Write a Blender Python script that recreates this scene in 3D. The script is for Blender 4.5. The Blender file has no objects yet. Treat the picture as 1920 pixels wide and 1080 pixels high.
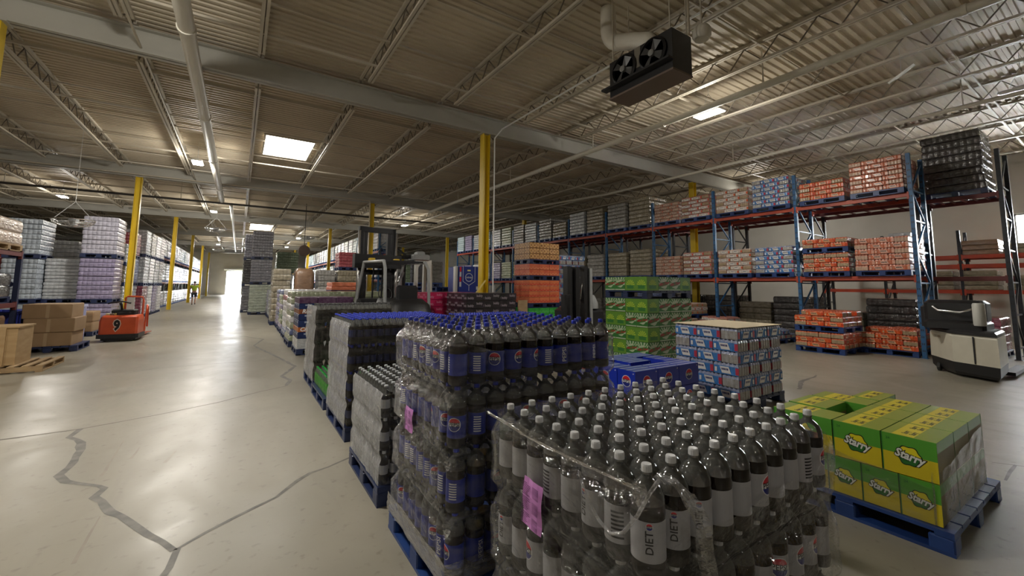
import bpy, bmesh, math, random
from math import sin, cos, pi, radians, atan2, hypot
from mathutils import Vector, Matrix
random.seed(11)
sc = bpy.context.scene
COL = sc.collection

# ------------------------------------------------------------------ camera
FPX, YAW, PIT, ROL, CY, HC = 785.63, .575128, .0992218, .0080025, 458.61, 1.6
fwd = Vector((sin(YAW)*cos(PIT), cos(YAW)*cos(PIT), sin(PIT)))
r0 = Vector((cos(YAW), -sin(YAW), 0)); u0 = r0.cross(fwd)
rgt = r0*cos(ROL)+u0*sin(ROL); upv = -r0*sin(ROL)+u0*cos(ROL)
cam = bpy.data.objects.new('camera', bpy.data.cameras.new('camera'))
COL.objects.link(cam)
cam.data.sensor_width = 36; cam.data.lens = FPX/1920*36
cam.data.shift_y = (CY-540)/1920
cam.data.clip_start = .05; cam.data.clip_end = 300
cam.matrix_world = Matrix(((rgt.x, upv.x, -fwd.x, 0), (rgt.y, upv.y, -fwd.y, 0), (rgt.z, upv.z, -fwd.z, HC), (0, 0, 0, 1)))
sc.camera = cam
def pray(x, y): return rgt*((x-960)/FPX) - upv*((y-CY)/FPX) + fwd
def atz(x, y, z=0.):
    d = pray(x, y); return Vector((0, 0, HC)) + d*((z-HC)/d.z)

# ------------------------------------------------------------------ world, exposure
w = bpy.data.worlds.new('daylight'); sc.world = w; w.use_nodes = True
bg = w.node_tree.nodes['Background']
bg.inputs[0].default_value = (.93, .97, 1, 1); bg.inputs[1].default_value = 40
try: w.cycles.sampling_method = 'NONE'
except Exception: pass
sc.view_settings.view_transform = 'Standard'
sc.view_settings.look = 'None'
sc.view_settings.gamma = 1
sc.view_settings.use_curve_mapping = False
sc.view_settings.exposure = 0.85
LAMP = 150.0      # watts of one high-bay fixture

# ------------------------------------------------------------------ materials
MATS = {}
def mat(name, c, rough=.5, metal=0., c2=None, nscale=4., bump=0., bscale=30., spec=.5, coat=0., emit=None, estr=0., var=0., stretch=None, rvar=0.):
    if name in MATS: return MATS[name]
    m = bpy.data.materials.new(name); m.use_nodes = True
    nt = m.node_tree; N = nt.nodes; L = nt.links
    b = N['Principled BSDF']
    b.inputs['Base Color'].default_value = (*c, 1); b.inputs['Roughness'].default_value = rough
    b.inputs['Metallic'].default_value = metal; b.inputs['Specular IOR Level'].default_value = spec
    b.inputs['Coat Weight'].default_value = coat; b.inputs['Coat Roughness'].default_value = .12
    if emit: b.inputs['Emission Color'].default_value = (*emit, 1); b.inputs['Emission Strength'].default_value = estr
    if c2 or bump or rvar:
        tc = N.new('ShaderNodeTexCoord'); mp = N.new('ShaderNodeMapping')
        L.new(tc.outputs['Object'], mp.inputs[0])
        if stretch: mp.inputs['Scale'].default_value = stretch
        oi = N.new('ShaderNodeObjectInfo'); L.new(oi.outputs['Random'], mp.inputs['Location'])
        ml = N.new('ShaderNodeMath'); ml.operation = 'MULTIPLY'; ml.inputs[1].default_value = 37
        L.new(oi.outputs['Random'], ml.inputs[0]); L.new(ml.outputs[0], mp.inputs['Location'])
    last = None
    if c2:
        nz = N.new('ShaderNodeTexNoise'); nz.inputs['Scale'].default_value = nscale; nz.inputs['Detail'].default_value = 5
        L.new(mp.outputs[0], nz.inputs[0])
        mx = N.new('ShaderNodeMix'); mx.data_type = 'RGBA'
        mx.inputs[6].default_value = (*c, 1); mx.inputs[7].default_value = (*c2, 1)
        rp = N.new('ShaderNodeMapRange'); rp.inputs[1].default_value = .35; rp.inputs[2].default_value = .68
        L.new(nz.outputs[0], rp.inputs[0]); L.new(rp.outputs[0], mx.inputs[0]); last = mx.outputs[2]
        if rvar:
            r2 = N.new('ShaderNodeMapRange'); r2.inputs[3].default_value = rough-rvar; r2.inputs[4].default_value = rough+rvar
            L.new(nz.outputs[0], r2.inputs[0]); L.new(r2.outputs[0], b.inputs['Roughness'])
    if var:
        hs = N.new('ShaderNodeHueSaturation'); o2 = N.new('ShaderNodeObjectInfo')
        mr = N.new('ShaderNodeMapRange'); mr.inputs[3].default_value = 1-var; mr.inputs[4].default_value = 1+var
        L.new(o2.outputs['Random'], mr.inputs[0]); L.new(mr.outputs[0], hs.inputs['Value'])
        if last: L.new(last, hs.inputs['Color'])
        else: hs.inputs['Color'].default_value = (*c, 1)
        last = hs.outputs[0]
    if last: L.new(last, b.inputs['Base Color'])
    if bump:
        n2 = N.new('ShaderNodeTexNoise'); n2.inputs['Scale'].default_value = bscale; n2.inputs['Detail'].default_value = 3
        L.new(mp.outputs[0], n2.inputs[0])
        bp = N.new('ShaderNodeBump'); bp.inputs['Strength'].default_value = bump; bp.inputs['Distance'].default_value = .02
        L.new(n2.outputs[0], bp.inputs['Height']); L.new(bp.outputs[0], b.inputs['Normal'])
        if coat: L.new(bp.outputs[0], b.inputs['Coat Normal'])
    MATS[name] = m
    return m

def film(name, tint=(.9, .92, .95), body=.12, streak=.35, gloss=.25, scale=(3, 3, 30), bump=.6, bs=14, rough=.14):
    """clear stretch film: mostly see-through, milky where it doubles up, with bright creases"""
    if name in MATS: return MATS[name]
    m = bpy.data.materials.new(name); m.use_nodes = True
    nt = m.node_tree; N = nt.nodes; L = nt.links; N.clear()
    out = N.new('ShaderNodeOutputMaterial')
    tc = N.new('ShaderNodeTexCoord'); mp = N.new('ShaderNodeMapping'); mp.inputs['Scale'].default_value = scale; mp.inputs['Rotation'].default_value = (.35, .25, 0)
    L.new(tc.outputs['Object'], mp.inputs[0])
    nz = N.new('ShaderNodeTexNoise'); nz.inputs['Scale'].default_value = 1.3; nz.inputs['Detail'].default_value = 6; nz.inputs['Distortion'].default_value = .6
    L.new(mp.outputs[0], nz.inputs[0])
    rp = N.new('ShaderNodeMapRange'); rp.inputs[1].default_value = .45; rp.inputs[2].default_value = .75
    rp.inputs[3].default_value = body; rp.inputs[4].default_value = streak
    L.new(nz.outputs[0], rp.inputs[0])
    tr = N.new('ShaderNodeBsdfTransparent'); df = N.new('ShaderNodeBsdfDiffuse'); tl = N.new('ShaderNodeBsdfTranslucent'); gl = N.new('ShaderNodeBsdfGlossy')
    df.inputs[0].default_value = (*tint, 1); tl.inputs[0].default_value = (*tint, 1); gl.inputs['Roughness'].default_value = rough
    n2 = N.new('ShaderNodeTexNoise'); n2.inputs['Scale'].default_value = bs; n2.inputs['Detail'].default_value = 4
    mp2 = N.new('ShaderNodeMapping'); mp2.inputs['Scale'].default_value = (1, 1, 2.2)
    L.new(tc.outputs['Object'], mp2.inputs[0]); L.new(mp2.outputs[0], n2.inputs[0])
    bp = N.new('ShaderNodeBump'); bp.inputs['Strength'].default_value = bump; bp.inputs['Distance'].default_value = .03
    L.new(n2.outputs[0], bp.inputs['Height']); L.new(bp.outputs[0], gl.inputs['Normal'])
    m1 = N.new('ShaderNodeMixShader'); m1.inputs[0].default_value = .4
    L.new(df.outputs[0], m1.inputs[1]); L.new(tl.outputs[0], m1.inputs[2])
    m2 = N.new('ShaderNodeMixShader'); L.new(rp.outputs[0], m2.inputs[0]); L.new(tr.outputs[0], m2.inputs[1]); L.new(m1.outputs[0], m2.inputs[2])
    fr = N.new('ShaderNodeFresnel'); fr.inputs[0].default_value = 1.45; L.new(bp.outputs[0], fr.inputs['Normal'])
    ad = N.new('ShaderNodeMath'); ad.operation = 'MULTIPLY_ADD'; ad.inputs[1].default_value = 1.; ad.inputs[2].default_value = gloss*.06
    L.new(fr.outputs[0], ad.inputs[0])
    cl = N.new('ShaderNodeMath'); cl.operation = 'MINIMUM'; cl.inputs[1].default_value = gloss+.15; L.new(ad.outputs[0], cl.inputs[0])
    m3 = N.new('ShaderNodeMixShader'); L.new(cl.outputs[0], m3.inputs[0]); L.new(m2.outputs[0], m3.inputs[1]); L.new(gl.outputs[0], m3.inputs[2])
    L.new(m3.outputs[0], out.inputs[0]); MATS[name] = m
    return m

def clear_plastic(name, tint=(.8, .82, .8), opac=.22):
    if name in MATS: return MATS[name]
    m = bpy.data.materials.new(name); m.use_nodes = True
    nt = m.node_tree; N = nt.nodes; L = nt.links; N.clear()
    out = N.new('ShaderNodeOutputMaterial')
    tr = N.new('ShaderNodeBsdfTransparent'); df = N.new('ShaderNodeBsdfDiffuse'); gl = N.new('ShaderNodeBsdfGlossy')
    df.inputs[0].default_value = (*tint, 1); gl.inputs['Roughness'].default_value = .07
    m2 = N.new('ShaderNodeMixShader'); m2.inputs[0].default_value = opac; L.new(tr.outputs[0], m2.inputs[1]); L.new(df.outputs[0], m2.inputs[2])
    fr = N.new('ShaderNodeFresnel'); fr.inputs[0].default_value = 1.5
    m3 = N.new('ShaderNodeMixShader'); L.new(fr.outputs[0], m3.inputs[0]); L.new(m2.outputs[0], m3.inputs[1]); L.new(gl.outputs[0], m3.inputs[2])
    L.new(m3.outputs[0], out.inputs[0]); MATS[name] = m
    return m

# ------------------------------------------------------------------ mesh helpers
class MB:
    def __init__(s): s.v = []; s.f = []; s.m = []; s.off = Vector((0, 0, 0))
    def add(s, vs, fs, mi=0):
        b = len(s.v); s.v += [tuple(v) for v in vs]
        for f in fs: s.f.append([b+i for i in f]); s.m.append(mi)
        return s
    def box(s, x0, y0, z0, x1, y1, z1, mi=0, mis=None):
        vs = [(x0, y0, z0), (x1, y0, z0), (x1, y1, z0), (x0, y1, z0), (x0, y0, z1), (x1, y0, z1), (x1, y1, z1), (x0, y1, z1)]
        fs = [(0, 3, 2, 1), (4, 5, 6, 7), (0, 1, 5, 4), (1, 2, 6, 5), (2, 3, 7, 6), (3, 0, 4, 7)]   # bottom top -Y +X +Y -X
        b = len(s.v); s.v += vs
        for i, f in enumerate(fs): s.f.append([b+k for k in f]); s.m.append(mis[i] if mis else mi)
        return s
    def cbox(s, x0, y0, z0, x1, y1, z1, c=.01, mi=0):
        """box with chamfered vertical and top edges"""
        pl = [(x0+c, y0), (x1-c, y0), (x1, y0+c), (x1, y1-c), (x1-c, y1), (x0+c, y1), (x0, y1-c), (x0, y0+c)]
        pi_ = [(x0+2*c, y0+c), (x1-2*c, y0+c), (x1-c, y0+2*c), (x1-c, y1-2*c), (x1-2*c, y1-c), (x0+2*c, y1-c), (x0+c, y1-2*c), (x0+c, y0+2*c)]
        return s.loft([[(x, y, z0) for x, y in pl], [(x, y, z1-c) for x, y in pl], [(x, y, z1) for x, y in pi_]], mi, True, True)
    def loft(s, rings, mi=0, cap0=False, cap1=False, closed=True, mis=None):
        b = len(s.v); n = len(rings[0])
        for r in rings: s.v += [tuple(p) for p in r]
        for k in range(len(rings)-1):
            for i in range(n if closed else n-1):
                j = (i+1) % n
                s.f.append([b+k*n+i, b+k*n+j, b+(k+1)*n+j, b+(k+1)*n+i]); s.m.append(mis[k] if mis else mi)
        if cap0: s.f.append([b+i for i in range(n)][::-1]); s.m.append(mis[0] if mis else mi)
        if cap1: s.f.append([b+(len(rings)-1)*n+i for i in range(n)]); s.m.append(mis[-1] if mis else mi)
        return s
    def lathe(s, prof, n=16, mi=0, c=(0, 0), cap0=True, cap1=True, mis=None):
        return s.loft([[(c[0]+r*cos(2*pi*i/n), c[1]+r*sin(2*pi*i/n), z) for i in range(n)] for r, z in prof], mi, cap0, cap1, True, mis)
    def bar(s, p, q, w, h, mi=0, up=(0, 0, 1)):
        p = Vector(p); q = Vector(q); d = (q-p).normalized(); u = Vector(up)
        if abs(d.dot(u)) > .98: u = Vector((0, 1, 0))
        a = d.cross(u).normalized()*(w/2); b2 = a.cross(d).normalized()*(h/2)
        return s.loft([[p-a-b2, p+a-b2, p+a+b2, p-a+b2], [q-a-b2, q+a-b2, q+a+b2, q-a+b2]], mi, True, True)
    def tube(s, path, r, n=8, mi=0, closed=False, caps=True):
        path = [Vector(p) for p in path]; rings = []; N = len(path); prev = None
        for i, p in enumerate(path):
            a = path[i-1] if (i > 0 or closed) else p; b2 = path[(i+1) % N] if (i < N-1 or closed) else p
            d = (b2-a)
            if d.length < 1e-9: d = Vector((0, 0, 1))
            d.normalize()
            if prev is None:
                u = Vector((0, 0, 1)) if abs(d.z) < .9 else Vector((1, 0, 0)); a1 = d.cross(u).normalized()
            else:
                a1 = (prev - d*prev.dot(d)).normalized()
            prev = a1; b1 = d.cross(a1)
            rr = r[i] if isinstance(r, (list, tuple)) else r
            rings.append([p+a1*(rr*cos(2*pi*k/n))+b1*(rr*sin(2*pi*k/n)) for k in range(n)])
        if closed: rings.append(rings[0])
        return s.loft(rings, mi, caps and not closed, caps and not closed)
    def prism(s, poly, z0, z1, mi=0, mtop=None):
        b = len(s.v); n = len(poly)
        s.v += [(x, y, z0) for x, y in poly]+[(x, y, z1) for x, y in poly]
        for i in range(n):
            j = (i+1) % n; s.f.append([b+i, b+j, b+n+j, b+n+i]); s.m.append(mi)
        s.f.append([b+i for i in range(n)][::-1]); s.m.append(mi)
        s.f.append([b+n+i for i in range(n)]); s.m.append(mi if mtop is None else mtop)
        return s
    def xform(s, M, start=0):
        for i in range(start, len(s.v)): s.v[i] = tuple(M @ Vector(s.v[i]))
        return s
    def mesh(s, name, mats, smooth=False, angle=None):
        me = bpy.data.meshes.new(name); me.from_pydata(s.v, [], s.f)
        for m in (mats if isinstance(mats, (list, tuple)) else [mats]): me.materials.append(m)
        me.polygons.foreach_set('material_index', s.m)
        if smooth:
            me.polygons.foreach_set('use_smooth', [True]*len(me.polygons))
            if angle: me.set_sharp_from_angle(angle=radians(angle))
        me.update(); return me
    def ob(s, name, mats, parent=None, loc=(0, 0, 0), rz=0., smooth=False, angle=None):
        return ob(name, s.mesh(name, mats, smooth, angle), parent, loc, rz)

def ob(name, me, parent=None, loc=(0, 0, 0), rz=0.):
    o = bpy.data.objects.new(name, me); COL.objects.link(o); o.location = loc
    if rz: o.rotation_euler = (0, 0, rz)
    if parent: o.parent = parent
    return o
def emp(name, loc=(0, 0, 0), rz=0.):
    o = ob(name, None, None, loc, rz); o.empty_display_size = .1; return o
def tag(o, label, cat, group=None):
    o['label'] = label; o['category'] = cat
    if group: o['group'] = group
    return o
def struct(o, label=None):
    o['kind'] = 'structure'
    if label: o['label'] = label
    return o
def stuff(o): o['kind'] = 'stuff'; return o
ORD = ['first', 'second', 'third', 'fourth', 'fifth', 'sixth', 'seventh', 'eighth', 'ninth', 'tenth', 'eleventh', 'twelfth']

_txt = {}
def text_geo(s, offset=0., shear=0., res=2):
    """flat glyph mesh of a word, centred, cap height about 1"""
    k = (s, offset, shear)
    if k in _txt: return _txt[k]
    cu = bpy.data.curves.new('lettering', 'FONT'); cu.body = s; cu.align_x = 'CENTER'; cu.align_y = 'CENTER'
    cu.size = 1.4; cu.offset = offset; cu.shear = shear; cu.resolution_u = res; cu.fill_mode = 'FRONT'
    o = bpy.data.objects.new('lettering', cu); COL.objects.link(o)
    dg = bpy.context.evaluated_depsgraph_get(); me = o.evaluated_get(dg).to_mesh()
    vs = [(v.co.x, v.co.y) for v in me.vertices]; fs = [list(p.vertices) for p in me.polygons]
    o.evaluated_get(dg).to_mesh_clear(); bpy.data.objects.remove(o); bpy.data.curves.remove(cu)
    _txt[k] = (vs, fs); return _txt[k]
def refine(vs, fs, ml):
    '''split long edges so that a flat print can follow a curved surface'''
    bm = bmesh.new(); V = [bm.verts.new((x, y, 0)) for x, y in vs]
    for f in fs:
        try: bm.faces.new([V[i] for i in f])
        except ValueError: pass
    for _ in range(7):
        es = [e for e in bm.edges if e.calc_length() > ml]
        if not es: break
        bmesh.ops.subdivide_edges(bm, edges=es, cuts=1); bmesh.ops.triangulate(bm, faces=[f for f in bm.faces if len(f.verts) > 4])
    bm.verts.index_update(); r = [(v.co.x, v.co.y) for v in bm.verts], [[v.index for v in f.verts] for f in bm.faces]; bm.free(); return r
def put2d(mb, vs, fs, fn, off, mi):
    if getattr(fn, 'curved', None): vs, fs = refine(vs, fs, fn.curved)
    mb.add([fn(x, y, off) for x, y in vs], fs, mi)
def disc_part(r, y0, y1, n=20):
    """part of a disc of radius r between heights y0 and y1"""
    y0 = max(-r, y0); y1 = min(r, y1); L = []; Rr = []
    for i in range(n+1):
        y = y0+(y1-y0)*i/n; x = math.sqrt(max(0, r*r-y*y)); Rr.append((x, y)); L.append((-x, y))
    vs = Rr+L; fs = [[i, i+1, n+2+i, n+1+i] for i in range(n)]
    return vs, fs
# ================================================================== MATERIALS USED ALL OVER
m_deck = mat('deck_paint', (.58, .50, .375), .6, c2=(.49, .425, .32), nscale=.6)
m_steel = mat('cream_steel', (.58, .52, .41), .5, c2=(.47, .43, .36), nscale=1.2)
m_girder = mat('girder_paint', (.46, .45, .40), .5, c2=(.40, .385, .335), nscale=.8)
m_yel = mat('column_yellow', (.78, .56, .015), .42, c2=(.66, .45, .015), nscale=2.5, stretch=(1, 1, .3))
m_blk = mat('black_plastic', (.012, .012, .013), .45)
m_dark = mat('dark_metal', (.03, .03, .033), .4, metal=.3)
m_white = mat('white_paint', (.8, .8, .78), .4)
m_galv = mat('galvanised', (.6, .6, .58), .35, metal=.6)
m_pipe = mat('white_pipe', (.75, .72, .63), .4, c2=(.66, .62, .53), nscale=1.5, stretch=(1, .3, 1))
m_crack = mat('crack_fill', (.10, .095, .085), .5, c2=(.2, .19, .165), nscale=9)
m_joint = mat('joint_dirt', (.13, .115, .095), .6, c2=(.22, .2, .165), nscale=5)
m_rblue = mat('rack_blue', (.02, .10, .24), .42, c2=(.03, .13, .30), nscale=3)
m_rred = mat('beam_orange', (.50, .075, .03), .45, c2=(.36, .05, .03), nscale=2)
m_rdark = mat('rack_maroon', (.16, .035, .035), .5)
m_pblue = mat('pallet_blue', (.012, .036, .145), .42, c2=(.018, .056, .21), nscale=3, var=.15)
m_pnavy = mat('pallet_navy', (.012, .022, .07), .42, c2=(.02, .035, .11), nscale=3)
m_wood = mat('pallet_wood', (.42, .29, .15), .7, c2=(.32, .21, .11), nscale=5, stretch=(1, 6, 6))
m_card = mat('cardboard', (.36, .235, .13), .75, c2=(.31, .2, .105), nscale=3, var=.1)

# ---- concrete floor
def concrete():
    m = bpy.data.materials.new('polished_concrete'); m.use_nodes = True
    nt = m.node_tree; N = nt.nodes; L = nt.links; b = N['Principled BSDF']
    tc = N.new('ShaderNodeTexCoord')
    def noise(sc_, det, sx=(1, 1, 1), dist=0.):
        mp = N.new('ShaderNodeMapping'); mp.inputs['Scale'].default_value = sx; L.new(tc.outputs['Object'], mp.inputs[0])
        n = N.new('ShaderNodeTexNoise'); n.inputs['Scale'].default_value = sc_; n.inputs['Detail'].default_value = det; n.inputs['Distortion'].default_value = dist
        L.new(mp.outputs[0], n.inputs[0]); return n.outputs[0]
    def rng(s, a, b2, c, d):
        r = N.new('ShaderNodeMapRange'); r.inputs[1].default_value = a; r.inputs[2].default_value = b2; r.inputs[3].default_value = c; r.inputs[4].default_value = d
        L.new(s, r.inputs[0]); return r.outputs[0]
    def mix(f, a, b2):
        x = N.new('ShaderNodeMix'); x.data_type = 'RGBA'; L.new(f, x.inputs[0])
        for i, c in ((6, a), (7, b2)):
            if isinstance(c, tuple): x.inputs[i].default_value = (*c, 1)
            else: L.new(c, x.inputs[i])
        return x.outputs[2]
    big = noise(.35, 6, dist=.8); mid = noise(1.7, 7, (1, .6, 1), 1.2); fine = noise(14, 6); streak = noise(1.1, 6, (3.2, .35, 1), .4)
    c = mix(rng(big, .35, .65, 0, 1), (.32, .295, .235), (.255, .235, .185))
    c = mix(rng(mid, .5, .85, 0, .38), c, (.25, .22, .17))
    c = mix(rng(fine, .60, .75, 0, .6), c, (.15, .13, .10))
    c = mix(rng(streak, .62, .75, 0, .35), c, (.15, .135, .11))
    L.new(c, b.inputs['Base Color'])
    L.new(rng(mid, .3, .8, .30, .46), b.inputs['Roughness'])
    bp = N.new('ShaderNodeBump'); bp.inputs['Strength'].default_value = .12; bp.inputs['Distance'].default_value = .02
    wav = noise(3.5, 4); L.new(wav, bp.inputs['Height']); L.new(bp.outputs[0], b.inputs['Normal'])
    b.inputs['Specular IOR Level'].default_value = .55
    return m
m_floor = concrete()

# ================================================================== SHELL
XL, XR, YB, YF, ZD = -16., 22.5, -13.6, 76., 6.34
floor = struct(MB().box(XL-.3, YB-.3, -.25, XR+.3, YF+6, 0).ob('floor', m_floor))
def strip(name, pts, widths, m, dz=.0012, jag=.25):
    """a crack or joint traced on the slab; left and right edges wander a little"""
    P = [atz(x, y) for x, y in pts]
    Q = []; W = []
    for i in range(len(P)-1):
        n = max(1, int((P[i+1]-P[i]).length/.11))
        for k in range(n):
            t = k/n; Q.append(P[i].lerp(P[i+1], t)); W.append(widths[i]*(1-t)+widths[i+1]*t)
    Q.append(P[-1]); W.append(widths[-1])
    rows = []
    for i, q in enumerate(Q):
        d = (Q[min(i+1, len(Q)-1)]-Q[max(i-1, 0)]); d.z = 0; d.normalize(); nrm = Vector((-d.y, d.x, 0))
        c = q+nrm*random.uniform(-jag, jag)*W[i]*.7
        rows.append([c-nrm*W[i]*.5*random.uniform(1-jag, 1+jag), c+nrm*W[i]*.5*random.uniform(1-jag, 1+jag)])
    b = MB(); b.loft([[(p.x, p.y, dz) for p in r] for r in rows], closed=False)
    return b.ob(name, m, floor)
strip('floor_crack', [(151, 804), (130, 820), (155, 830), (150, 851), (130, 876), (109, 892), (120, 904), (186, 911), (195, 916), (179, 932), (208, 960), (243, 978), (281, 1002), (326, 1032)],
      [.05, .05, .06, .07, .05, .07, .05, .03, .05, .055, .055, .05, .045, .035], m_crack)
strip('floor_crack', [(330, 1030), (317, 1066), (299, 1086), (275, 1125)], [.035, .035, .04, .035], m_crack)
strip('floor_crack', [(328, 1031), (385, 998), (441, 970), (518, 933), (559, 900), (581, 887), (615, 876), (645, 862), (690, 845)], [.02, .028, .03, .03, .035, .03, .025, .025, .02], m_crack)
strip('floor_crack', [(537, 723), (543, 713), (528, 705), (554, 687), (522, 670), (489, 655), (476, 648), (494, 636), (459, 631)], [.05, .07, .06, .06, .06, .06, .05, .05, .05], m_crack)
strip('floor_crack', [(1531, 703), (1527, 707), (1503, 714), (1499, 730)], [.02, .04, .07, .06], m_crack)
strip('floor_crack', [(1905, 872), (1898, 878), (1885, 901)], [.02, .03, .02], m_crack)
strip('floor_joint', [(-60, 835), (0, 825), (148, 805), (246, 787), (300, 777), (407, 755), (489, 734), (537, 724)], [.03, .035, .03, .02, .025, .025, .025, .025], m_joint, .0008, .1)
strip('floor_joint', [(120, 637), (300, 631), (380, 628), (459, 631)], [.03, .03, .03, .03], m_joint, .0008, .1)
strip('floor_joint', [(250, 697), (300, 690), (400, 682), (530, 674)], [.02, .02, .02, .01], m_joint, .0008, .1)
strip('floor_joint', [(1860, 867), (1900, 872), (1990, 884)], [.012, .015, .015], m_joint, .0008, .1)

# scuffs left by tyres, thin dark smears with their own shape
m_scuff = mat('tyre_scuff', (.24, .21, .17), .45, c2=(.31, .275, .215), nscale=6)
for pts, wd in ([((232, 826), (190, 893)), .022], [((262, 838), (246, 860)), .025], [((188, 968), (136, 1058)), .02], [((330, 845), (308, 868)), .03]):
    strip('floor_scuff', pts, [wd*.4, wd], m_scuff, .0006, .3)

m_wall = mat('block_wall', (.62, .60, .55), .7, c2=(.55, .53, .48), nscale=.7)
m_walld = mat('block_wall_brown', (.26, .225, .19), .75, c2=(.21, .18, .155), nscale=.7)
DX0, DX1, DZ = -1.6, .3, 3.5                    # open dock door in the far wall
b = MB(); b.box(XL, YF, 0, DX0, YF+.3, ZD+.3); b.box(DX1, YF, 0, XR, YF+.3, ZD+.3); b.box(DX0, YF, DZ, DX1, YF+.3, ZD+.3)
struct(b.ob('wall_far', m_wall))
struct(MB().box(XL, YB-.3, 0, XR, YB, ZD+.3).ob('wall_back', m_walld))
struct(MB().box(XL-.3, YB, 0, XL, YF, ZD+.3).ob('wall_left', m_walld))
WY0, WY1, WZ0, WZ1 = -1.2, 2.62, 3.0, 4.25      # bright high window in the right wall
b = MB(); b.box(XR, YB, 0, XR+.3, WY0, ZD+.3); b.box(XR, WY1, 0, XR+.3, YF, ZD+.3); b.box(XR, WY0, 0, XR+.3, WY1, WZ0); b.box(XR, WY0, WZ1, XR+.3, WY1, ZD+.3)
struct(b.ob('wall_right', m_wall))
wn = struct(MB().box(XR+.1, WY0, WZ0, XR+.16, WY0+.06, WZ1).box(XR+.1, WY1-.06, WZ0, XR+.16, WY1, WZ1).box(XR+.1, WY0, WZ0, XR+.16, WY1, WZ0+.06).box(XR+.1, WY0, WZ1-.06, XR+.16, WY1, WZ1).ob('window_1', m_galv), 'bright high window in the white right wall')
for k in range(3):
    y = WY0+(WY1-WY0)*(k)/3
    MB().box(XR+.12, y+.05, WZ0+.05, XR+.126, y+(WY1-WY0)/3-.02, WZ1-.05).ob('pane', clear_plastic('window_glass', (.9, .95, 1), .05), wn)
dr = struct(MB().box(DX0-.12, YF-.06, 0, DX0, YF+.02, DZ+.12).box(DX1, YF-.06, 0, DX1+.12, YF+.02, DZ+.12).box(DX0-.12, YF-.06, DZ, DX1+.12, YF+.02, DZ+.12).ob('door_1', m_galv), 'open dock door full of daylight at the end of the aisle')
MB().lathe([(.16, -1.3), (.16, 1.3)], 12).xform(Matrix.Translation((-.65, YF-.2, DZ+.3)) @ Matrix.Rotation(pi/2, 4, 'Y')).ob('door_roll', m_white, dr, smooth=True, angle=40)

# ---- corrugated roof deck, ribs running across the building
b = MB(); rings = []; y = YB; P = .16
while y < YF+.2:
    for dy, z in ((0, ZD), (.06, ZD), (.075, ZD+.03), (.145, ZD+.03)):
        rings.append([(XL, y+dy, z), (XR, y+dy, z)])
    y += P
b.loft(rings, closed=False); b.box(XL-.3, YB-.3, ZD+.1, XR+.3, YF+.3, ZD+.25)
ceiling = struct(b.ob('ceiling', m_deck))

GY = [-2., 9.75, 21.4, 33., 44.6, 56.2, 67.8]
GZ0, GZ1 = 5.74, 6.2
for gy in GY:
    o = MB().box(XL, gy-.11, GZ0, XR, gy+.11, GZ0+.025).box(XL, gy-.11, GZ1-.025, XR, gy+.11, GZ1).box(XL, gy-.012, GZ0, XR, gy+.012, GZ1).ob('roof_girder', m_girder, ceiling)
# ---- open-web joists, every 2 m, spanning girder to girder
def joist_meshes(L):
    t = MB()
    for s in (-1, 1): t.box(s*.035-.025, 0, ZD-.06, s*.035+.025, L, ZD)
    bc = MB(); a = .75; zb = 5.94
    for s in (-1, 1): bc.box(s*.032-.022, a, zb-.045, s*.032+.022, L-a, zb)
    wb = MB(); n = int((L-2*a)/.62); st = (L-2*a)/n; zt = ZD-.05
    wb.bar((0, .12, zt), (0, a, zb), .02, .02); wb.bar((0, L-.12, zt), (0, L-a, zb), .02, .02)
    for i in range(n):
        y0 = a+i*st; wb.bar((0, y0, zb), (0, y0+st/2, zt), .019, .019); wb.bar((0, y0+st/2, zt), (0, y0+st, zb), .019, .019)
    return t.mesh('joist', m_steel), bc.mesh('bottom_chord', m_steel), wb.mesh('web', mat('web_steel_shaded', (.16, .135, .10), .6))  # webs darker than the chords: roof shade is put into their colour
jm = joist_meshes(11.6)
JX = [-15.9+2*k for k in range(19)]
for gy in [-13.6]+GY[:-1]:
    for jx in JX:
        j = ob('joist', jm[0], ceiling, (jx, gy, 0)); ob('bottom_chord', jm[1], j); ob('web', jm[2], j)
# ---- bridging rods across the joists
bt = MB().box(XL, -.015, ZD-.10, XR, .015, ZD-.065).mesh('bridging', m_steel)
bl = MB().box(XL, -.018, 5.945, XR, .018, 5.985).mesh('bridging', m_steel)
for gy in [-13.6]+GY[:-1]:
    for k in range(1, 6):
        ob('bridging', bt, ceiling, (0, gy+k*1.94, 0))
    for k in (1.3, 3.9, 7.7, 10.2): ob('bridging', bl, ceiling, (0, gy+k, 0))

# ---- skylights: daylight through fibreglass panels
m_sky = mat('skylight_panel', (.9, .9, .88), .5, emit=(1, .97, .9), estr=7)
def skylight(x0, x1, y0, y1, n):
    s = struct(MB().box(x0, y0, ZD-.035, x1, y1, ZD-.02).ob('window_%d' % n, m_sky), 'glowing skylight panel set in the corrugated roof')
    MB().box(x0-.06, y0-.06, ZD-.05, x0, y1+.06, ZD).box(x1, y0-.06, ZD-.05, x1+.06, y1+.06, ZD).box(x0, y0-.06, ZD-.05, x1, y0, ZD).box(x0, y1, ZD-.05, x1, y1+.06, ZD).ob('frame', m_steel, s)
skylight(.45, 1.85, 15.0, 17.35, 2); skylight(.5, 2.05, 38.3, 42.3, 3)

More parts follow.
